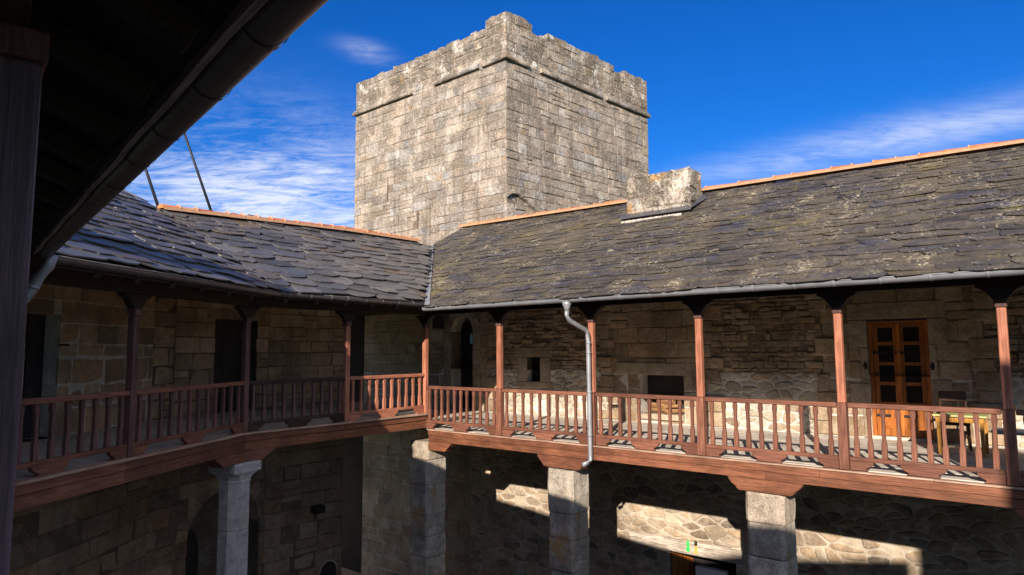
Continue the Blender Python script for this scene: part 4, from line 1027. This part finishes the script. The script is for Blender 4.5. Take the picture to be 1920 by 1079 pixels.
# ------------------------------------------------------------------ gutters and downpipes
def gutter(F, xa, xb, y, z, mat, label, name='gutter', r=.072, sp=.62, seams=True, strapm=None):
    G = thing(name, at(F, xa, y, z), label, 'gutter', 'roof gutters'); L = xb-xa; m = MB(); n = 10
    def sect(rr): return [(-math.cos(math.pi*i/n)*rr, -math.sin(math.pi*i/n)*rr) for i in range(n+1)]
    def sweep(rr, x0, x1):
        s = sect(rr); V = [(x0, a, b) for a, b in s]+[(x1, a, b) for a, b in s]
        m.add(V, [(i, i+1, n+2+i, n+1+i) for i in range(n)])
    sweep(r, 0, L)
    s = sect(r-.004); V = [(0, a, b) for a, b in s]+[(L, a, b) for a, b in s]; m.add(V, [(n+1+i, n+2+i, i+1, i) for i in range(n)])
    m.add([(0, a, b) for a, b in sect(r)], [tuple(range(n+1))])
    m.add([(L, a, b) for a, b in sect(r)], [tuple(range(n+1))[::-1]])
    m.tube([(0, -r, .004), (L, -r, .004)], .009, 8)
    ch = m.build('channel', mat, G, smooth=True)
    m = MB(); s = sect(r+.006); w = .016
    V = [(-w, a, b) for a, b in s]+[(w, a, b) for a, b in s]; m.add(V, [(i, i+1, n+2+i, n+1+i) for i in range(n)])
    V2 = [(x_, a, b) for x_ in (-w, w) for a, b in ((-r-.006, 0), (-r+.002, .018), (-r+.02, .018))]; m.add(V2, [(0, 3, 4, 1), (1, 4, 5, 2)])
    m.tube([(0, -r-.002, .006), (0, -r*.6, .016), (0, .04, .02)], .008, 6)
    o = m.build('strap', strapm or mat, G); k = int(L/sp)
    for i in range(k):
        c = o if i == 0 else o.copy()
        if i: COL.objects.link(c); c.parent = G
        c.matrix_basis = Matrix.Translation((sp*(i+.5)+uni(-.03, .03), 0, 0))
    return G
gutter(FB, -10.83, 7.5, 10.04, 2.655, M_ZINC, 'pale grey zinc gutter along the eave of the mossy right hand roof', sp=.57)
gutter(FA1, 6.25, 11.02, 6.07, 2.765, M_DZINC, 'dark gutter under the shaded eave at far left', sp=.62)
gutter(FA2, 6.89, 10.36, 10.552, 2.765, M_DZINC, 'dark gutter with bright straps on the short eave beside the inner corner', sp=.42, strapm=M_ZINC)
def downpipe():
    P = thing('downpipe', at(FB, -7.10, 10.05, 2.6), 'grey zinc downpipe with offset bend running down past the railing', 'downpipe')
    m = MB(); m.tube([(0, 0, 0), (0, 0, -.05), (0, 0, -.12), (.0, 0, -.16)], [.085, .082, .05, .046], 14); m.build('hopper', M_ZINC, P, smooth=True)
    r = .043; a = Vector((.0, .0, -.15))
    pts = [a, Vector((.0, 0, -.24)), Vector((.002, .02, -.29)), Vector((.006, .06, -.33)), Vector((.050, .50, -.49)), Vector((.055, .55, -.53)), Vector((.058, .573, -.59)), Vector((.06, .58, -.70)), Vector((.065, .585, -2.78)), Vector((.06, .575, -2.86)), Vector((.03, .53, -2.92)), Vector((-.03, .46, -2.95))]
    m = MB(); m.tube(pts, r, 14); m.build('pipe', M_ZINC, P, smooth=True)
    for z in (-.72, -.9, -1.62, -2.4):
        m = MB(); m.tube([(.064, .583, z), (.064, .583, z-.035)], r+.006, 14); m.build('pipe_collar', M_ZINC, P, smooth=True)
downpipe()

# ------------------------------------------------------------------ near wing the viewer stands in
FDs = FD
ZD = ZA
def build_near_wing():
    base = at(FD, 0, 3.2, GROUND)
    W = thing('near_wing', base, 'dark near eave and roof underside overhanging from the upper left', 'building'); up = Matrix.Translation((0, -3.2, -GROUND))
    m = MB(); ashlar(m, -9, 12, GROUND, 4.2, .4, (.5, .9), (), tones=T_ASHA); bed(m, -9, 12, GROUND, 4.4, (), MORT_M, .3); m.build('wall', [M_ASHLAR, M_MORTAR], W, up @ Matrix.Translation((0, 3.2, 0)) )
    pit = math.atan((4.47-2.80)/(3.5+.69)); ev = Vector((0, math.cos(pit), math.sin(pit))); eu = Vector((1, 0, 0)); en = eu.cross(ev)
    O = Vector((0, -.69, 2.80)); Lr = (3.5+.69)/math.cos(pit); x0, x1 = -.9, 9.1
    b = MB(); poly = [(-6, 0), (x1, 0), (x1+2.5, Lr), (x0, Lr), (-6, Lr)]
    top = [O+eu*s+ev*t+en*.0 for s, t in poly]; bot = [p-en*.03 for p in top]; n = 5
    b.add(top+bot, [tuple(range(n)), tuple(range(n, 2*n))[::-1]]+[(i, n+i, n+(i+1) % n, (i+1) % n) for i in range(n)])
    b.add([O+eu*-6+ev*Lr, O+eu*(x1+2.5)+ev*Lr, Vector((x1+2.5, 9, 2.5)), Vector((-6, 9, 2.5))], [(0, 1, 2, 3)])
    rf = b.build('roof', M_SOFF, W, up)
    s_ = MB(); slates(s_, O, eu, ev, [(-6, 0), (x1, 0), (x1+2.5, Lr), (-6, Lr)], .24, (.4, .75), ((.1, .4), (.04, .2)), .016, [((.085, .09, .105), 1)], over=.05); s_.build('slates', M_SLATE_A, rf)
    # soffit boards seen from below, rafters, scalloped batten along the eave
    for i in range(18):
        y0 = .04+i*.235; m = MB(); p = O+ev*y0-en*(.034+.006*(i % 2)); q = O+ev*(y0+.25)-en*(.034+.006*(i % 2))
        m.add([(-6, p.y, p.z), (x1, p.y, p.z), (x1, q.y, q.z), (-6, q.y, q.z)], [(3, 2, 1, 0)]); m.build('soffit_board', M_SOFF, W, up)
    m = MB(); m.box(-.055, .055, .10, 4.2, -.15, -.045); r0 = m.build('rafter', M_SOFF, W, bevel=.01)
    for i in range(20):
        c = r0 if i == 0 else r0.copy()
        if i: COL.objects.link(c); c.parent = W
        c.matrix_basis = up @ Matrix.Translation((-2.6+i*.61, O.y, O.z)) @ Matrix.Rotation(pit, 4, 'X')
    m = MB(); N = 90; V = []
    for i in range(N+1):
        x = -5.5+14.4*i/N; zz = -.048-.012*abs(math.sin(x*2.6))-uni(0, .008)
        V += [(x, -.655, O.z+.01), (x, -.655, O.z+zz), (x, -.628, O.z+zz+.002), (x, -.628, O.z+.02)]
    m.add(V, [f for i in range(N) for f in ((4*i, 4*i+1, 4*i+5, 4*i+4), (4*i+1, 4*i+2, 4*i+6, 4*i+5), (4*i+2, 4*i+3, 4*i+7, 4*i+6))]); m.build('eave_board', M_EAVE, W, up)
    m = MB(); m.box(-6, 9.0, .0, .17, 2.905, 3.03); m.build('eave_beam', M_SOFF, W, up, .012)
    ridge_tiles('ridge_tiles', [O+eu*-6+ev*Lr+Vector((0, 0, .05)), O+eu*(x1+2.5)+ev*Lr+Vector((0, 0, .05))], rf)
    gutter(FD, -5.6, 8.75, -.742, 2.80, M_NGUT, 'large dark gutter crossing the top left corner close to the viewer', sp=.62, r=.078)
    # deck and railing at the viewer's feet
    D = thing('gallery_deck', at(FD, 0, .1, ZD), 'gallery floor under the near eave', 'balcony')
    m = MB(); m.box(-6, 8.3, .05, 3.1, -.05, 0); m.build('floor_boards', M_DECK, D)
    m = MB(); m.box(-6, 8.6, -.06, .12, -.33, -.052); m.build('edge_beam', M_BRNX, D, bevel=.01)
    post(FD, 2.5, -.078, ZD, 2.90, M_NPOST, 'large dark near post at the left edge of the view', 'posts of the near gallery', w=.20, tilt=-.35)
    for x in (4.75, 7.0): post(FD, x, -.03, ZD, 2.55, M_DARKZ, 'dark post further along the near gallery, hidden behind the near post', 'posts of the near gallery', w=.15)
    railing(FD, 2.62, 4.66, .0, ZD, 10, .9, M_BRNX, M_DARKZ, 'railing bay behind the near post', 'railing bays of the near gallery')
    P = thing('downpipe', at(FD, 8.45, -.80, 2.74), 'bluish swan neck downpipe at the left end of the near gutter', 'downpipe')
    pts = [(0, 0, .02), (.02, .02, -.10), (.05, .10, -.22), (.08, .14, -.33), (.09, .20, -.44), (.12, .36, -.50), (.16, .62, -.55)]
    m = MB(); m.tube(pts, .055, 14); m.build('pipe', M_ZINC, P, smooth=True)
    m = MB(); m.tube([(.075, .135, -.30), (.082, .145, -.335)], .062, 14); m.build('pipe_collar', M_ZINC, P, smooth=True)
build_near_wing()
# unseen masonry behind the viewer, added and shaped for its shadows on the court
def stone_block(F, x0, x1, y0, y1, z1, name, label, cat, top=None):
    M = at(F, (x0+x1)/2, (y0+y1)/2, GROUND); T = thing(name, M, label, cat); a, b, h = (x1-x0)/2, (y1-y0)/2, z1-GROUND
    m = MB(); m.box(-a, a, -b, b, 0, h, tone=(.36, .28, .2)); m.build('wall', M_ASHLAR, T)
    m = MB(); m.box(-a-.06, a+.06, -b-.06, b+.06, h+.002, h+.14, tone=(.34, .28, .22)); m.build('coping', M_PARA, T)
stone_block(FD, 6.55, 9.0, 3.92, 4.6, 5.35, 'shade_block', 'unseen stone block added above the near roof to shade the left gallery', 'wall')
stone_block(FD, 6.32, 6.62, 3.45, 3.9, 6.42, 'shadow_stack', 'unseen chimney-like stack shaped for its shadow edge on the left gallery', 'chimney')
def gable():
    T = thing('sloping_shade_wall', at(FD, -3.5, 3.55, GROUND), 'unseen sloping stone wall behind the viewer, shaped for its shadow edge', 'wall')
    P = [(2.9, 0), (2.9, 4.45-GROUND), (2.6, 4.52-GROUND), (.75, 5.12-GROUND), (-.55, 5.35-GROUND), (-2.85, 5.88-GROUND), (-2.95, 0)]
    m = MB(); m.prism(P, -.1, .5, tone=(.36, .28, .2)); m.build('wall', M_ASHLAR, T)
gable()
def tall_shade_block():
    T = thing('tall_shade_block', at(FD, -6.46, 3.45, GROUND), 'unseen tall stone block behind the viewer, shaped to shade the right end of the court', 'building')
    m = MB(); m.prism([(0, 0), (-5.6, 7.5), (-11, 7.5), (-11, 0)], 0, 7.85-GROUND, 'z', tone=(.36, .28, .2)); m.build('wall', M_ASHLAR, T)
    m = MB(); m.prism([(.05, -.05), (-5.6, 7.6), (-11, 7.6), (-11, -.05)], 7.852-GROUND, 7.95-GROUND, 'z', tone=(.34, .28, .22)); m.build('coping', M_PARA, T)
tall_shade_block()

def garden_wall():
    T = thing('garden_wall', Matrix.Translation((-10.5, 23.5, GROUND)) @ frame(66), 'rough stone garden wall glimpsed through the arched passage', 'wall')
    m = MB(); rubble(m, -6, 4, .0, 3.4, .5, .25, (), tones=[((.70, .66, .56), 1), ((.62, .60, .48), 1)]); m.box(-6, 4, .005, .5, 0, 3.42, tone=(.72, .68, .6), mi=1); m.build('wall', [M_RUBBLE, M_MORTAR], T)  # tones lightened to look daylit in the wing's shadow
garden_wall()

# ------------------------------------------------------------------ loose things
def pole(p, q, r, label):
    p, q = Vector(p), Vector(q); P = thing('metal_pole', Matrix.Translation(p), label, 'pole', 'slanting metal poles')
    m = MB(); m.tube([(0, 0, 0), q-p], [r, r*.7], 8); m.build('rod', M_IRON, P, smooth=True)
    m = MB(); m.box(-.05, .05, -.05, .05, -.06, .05); m.build('foot_bracket', M_IRON, P)
pole((-6.92, 13.22, 4.52), (-8.28, 13.9, 7.4), .03, 'shorter slanting metal pole at the left end of the terracotta ridge')
pole((-6.32, 14.25, 4.60), (-7.90, 14.9, 8.2), .03, 'longer slanting metal pole on the terracotta ridge, right of the other')

def table():
    T = thing('table', at(FB, -1.62, 13.45, 0), 'low table with yellow green top and amber legs beside the pine door', 'table')
    m = MB(); m.box(-.37, .37, -.32, .32, .615, .65); m.build('table_top', M_TTOP, T, bevel=.008)
    m = MB(); m.box(-.33, .33, -.28, -.25, .53, .613); m.box(-.33, .33, .25, .28, .53, .613); m.box(-.33, -.30, -.249, .249, .53, .613); m.box(.30, .33, -.249, .249, .53, .613); m.build('apron', M_TLEG, T)
    for sx in (-1, 1):
        for sy in (-1, 1):
            m = MB(); x, y = sx*.295, sy*.245; m.add([(x-.03, y-.03, .53), (x+.03, y-.03, .53), (x+.03, y+.03, .53), (x-.03, y+.03, .53), (x-.022, y-.022, 0), (x+.022, y-.022, 0), (x+.022, y+.022, 0), (x-.022, y+.022, 0)], [(0, 1, 2, 3), (7, 6, 5, 4), (0, 4, 5, 1), (1, 5, 6, 2), (2, 6, 7, 3), (3, 7, 4, 0)]); m.build('leg', M_TLEG, T, bevel=.006)
table()
def chair(x, y, rz, label, seat=M_CHAIR, back=True, legm=M_CHAIR, w=.22, sh=.44):
    T = thing('chair' if back else 'stool', at(FB, x, y, 0) @ Matrix.Rotation(R(rz), 4, 'Z'), label, 'chair' if back else 'stool')
    m = MB(); m.box(-w, w, -.2, .2, sh-.03, sh+.04); m.build('seat', seat, T, bevel=.022)
    for sx in (-1, 1):
        for sy in (-1, 1):
            m = MB(); m.tube([(sx*(w-.03), sy*.17, sh-.03), (sx*(w-.015), sy*.19, 0)], [.022, .017], 8); m.build('leg', legm, T)
    for sx in (-1, 1):
        m = MB(); m.box(sx*(w-.035)-.014, sx*(w-.035)+.014, -.17, .17, .17, .20); m.build('stretcher', legm, T)
    if back:
        for sx in (-1, 1):
            m = MB(); m.tube([(sx*(w-.03), .18, sh), (sx*(w-.03), .235, .96)], .017, 8); m.build('back_post', legm, T)
        m = MB(); m.box(-w+.02, w-.02, .205, .235, .80, .97); m.build('back_rest', legm, T, bevel=.01)
        m = MB(); m.box(-w+.02, w-.02, .19, .212, .60, .65); m.build('back_slat', M_WHITE if 0 else legm, T, bevel=.006)
chair(-1.80, 14.05, 10, 'dark wooden chair pushed behind the low table against the wall')
chair(-.90, 13.25, 0, 'wide low stool with grey cushion and amber legs at the right', seat=M_CUSH, back=False, legm=M_TLEG, w=.30, sh=.42)
def logs():
    rs = random.Random(3); k = 0
    spots = [(-8.02, .02, .29), (-7.72, -.02, .28), (-7.4, .05, .29), (-7.9, .0, .40), (-7.55, .02, .40), (-7.7, .05, .51)]
    txt = ['at the left end of the pile', 'in the middle of the bottom row', 'at the right end of the pile', 'upper left', 'upper right', 'topmost of the pile']
    for (x, dy, z), t in zip(spots, txt):
        L = rs.uniform(.30, .44); r = rs.uniform(.05, .07)
        T = thing('firewood_log', at(FB, x, VW+.15+dy, z) @ Matrix.Rotation(rs.uniform(-.7, .7), 4, 'Z') @ Matrix.Rotation(rs.uniform(-.15, .15), 4, 'Y'), 'split firewood log in the open hearth, '+t, 'log', 'firewood in the hearth')
        m = MB(); a0 = rs.uniform(0, 6); ring = [(r*rs.uniform(.75, 1.1)*math.cos(a0+i*2*math.pi/7), r*rs.uniform(.75, 1.1)*math.sin(a0+i*2*math.pi/7)) for i in range(7)]
        m.prism(ring, -L/2, L/2, 'x'); m.build('split_wood', M_LOG, T)
logs()
def lamp():
    M, L = seg(2); M = M @ Matrix.Translation((1.45, -.02, -2.45))
    T = thing('wall_lamp', M, 'small dark box lamp fixed to the shaded lower wall beyond the octagonal column', 'lamp')
    m = MB(); m.box(-.05, .05, -.03, .02, -.05, .09); m.build('bracket', M_IRON, T, bevel=.006)
    m = MB(); m.box(-.15, .15, -.26, -.03, -.09, .10); m.build('housing', M_IRON, T, bevel=.02)
    m = MB(); m.box(.151, .165, -.23, -.07, -.075, .085); m.build('lens', M_ZINC, T, bevel=.004)
lamp()
def marker(x, z0, z1, mat, label, head=None):
    T = thing('wall_marker', at(FB, x, VW-.06, z0), label, 'marker'); h = z1-z0
    m = MB()
    if head: m.prism([(-.026, .01), (0, 0), (.026, .01), (.030, .05), (.020, h*.66), (-.020, h*.66), (-.030, .05)], -.012, .012)
    else: m.prism([(-.042, 0), (.042, 0), (.042, .045), (.028, .075), (.028, h*.82), (-.026, h*.82), (-.026, .075), (-.042, .045)], -.012, .012)
    m.build('body', mat, T, bevel=.004)
    m = MB()
    if head: m.tube([(0, 0, h*.66), (0, 0, h*.74), (0, 0, h*.95), (0, 0, h)], [.025, .036, .034, .015], 10); m.build('head', head, T, smooth=True)
    else: m.box(-.018, .022, -.01, .01, h*.82, h); m.build('tip', mat, T, bevel=.004)
marker(-7.14, -2.80, -2.56, M_GREEN, 'small bright green marker on the pale old door lintel')
marker(-6.95, -2.83, -2.54, M_YEL, 'small ochre marker with black head on the pale old door lintel', M_BLACK)
for x, z, l in ((-13.45, -4.33, 'small pale plate low on the shaded wall, left one'), (-12.07, -4.2, 'tall pale plate low on the shaded wall beside the downpipe pillar')):
    T = thing('wall_plate', at(FB, x, VW-.035, z), l, 'plate'); m = MB(); m.box(-.06, .06, -.012, .012, -.07, .07 if x < -13 else .16); m.build('cover', M_GREYP, T, bevel=.005)
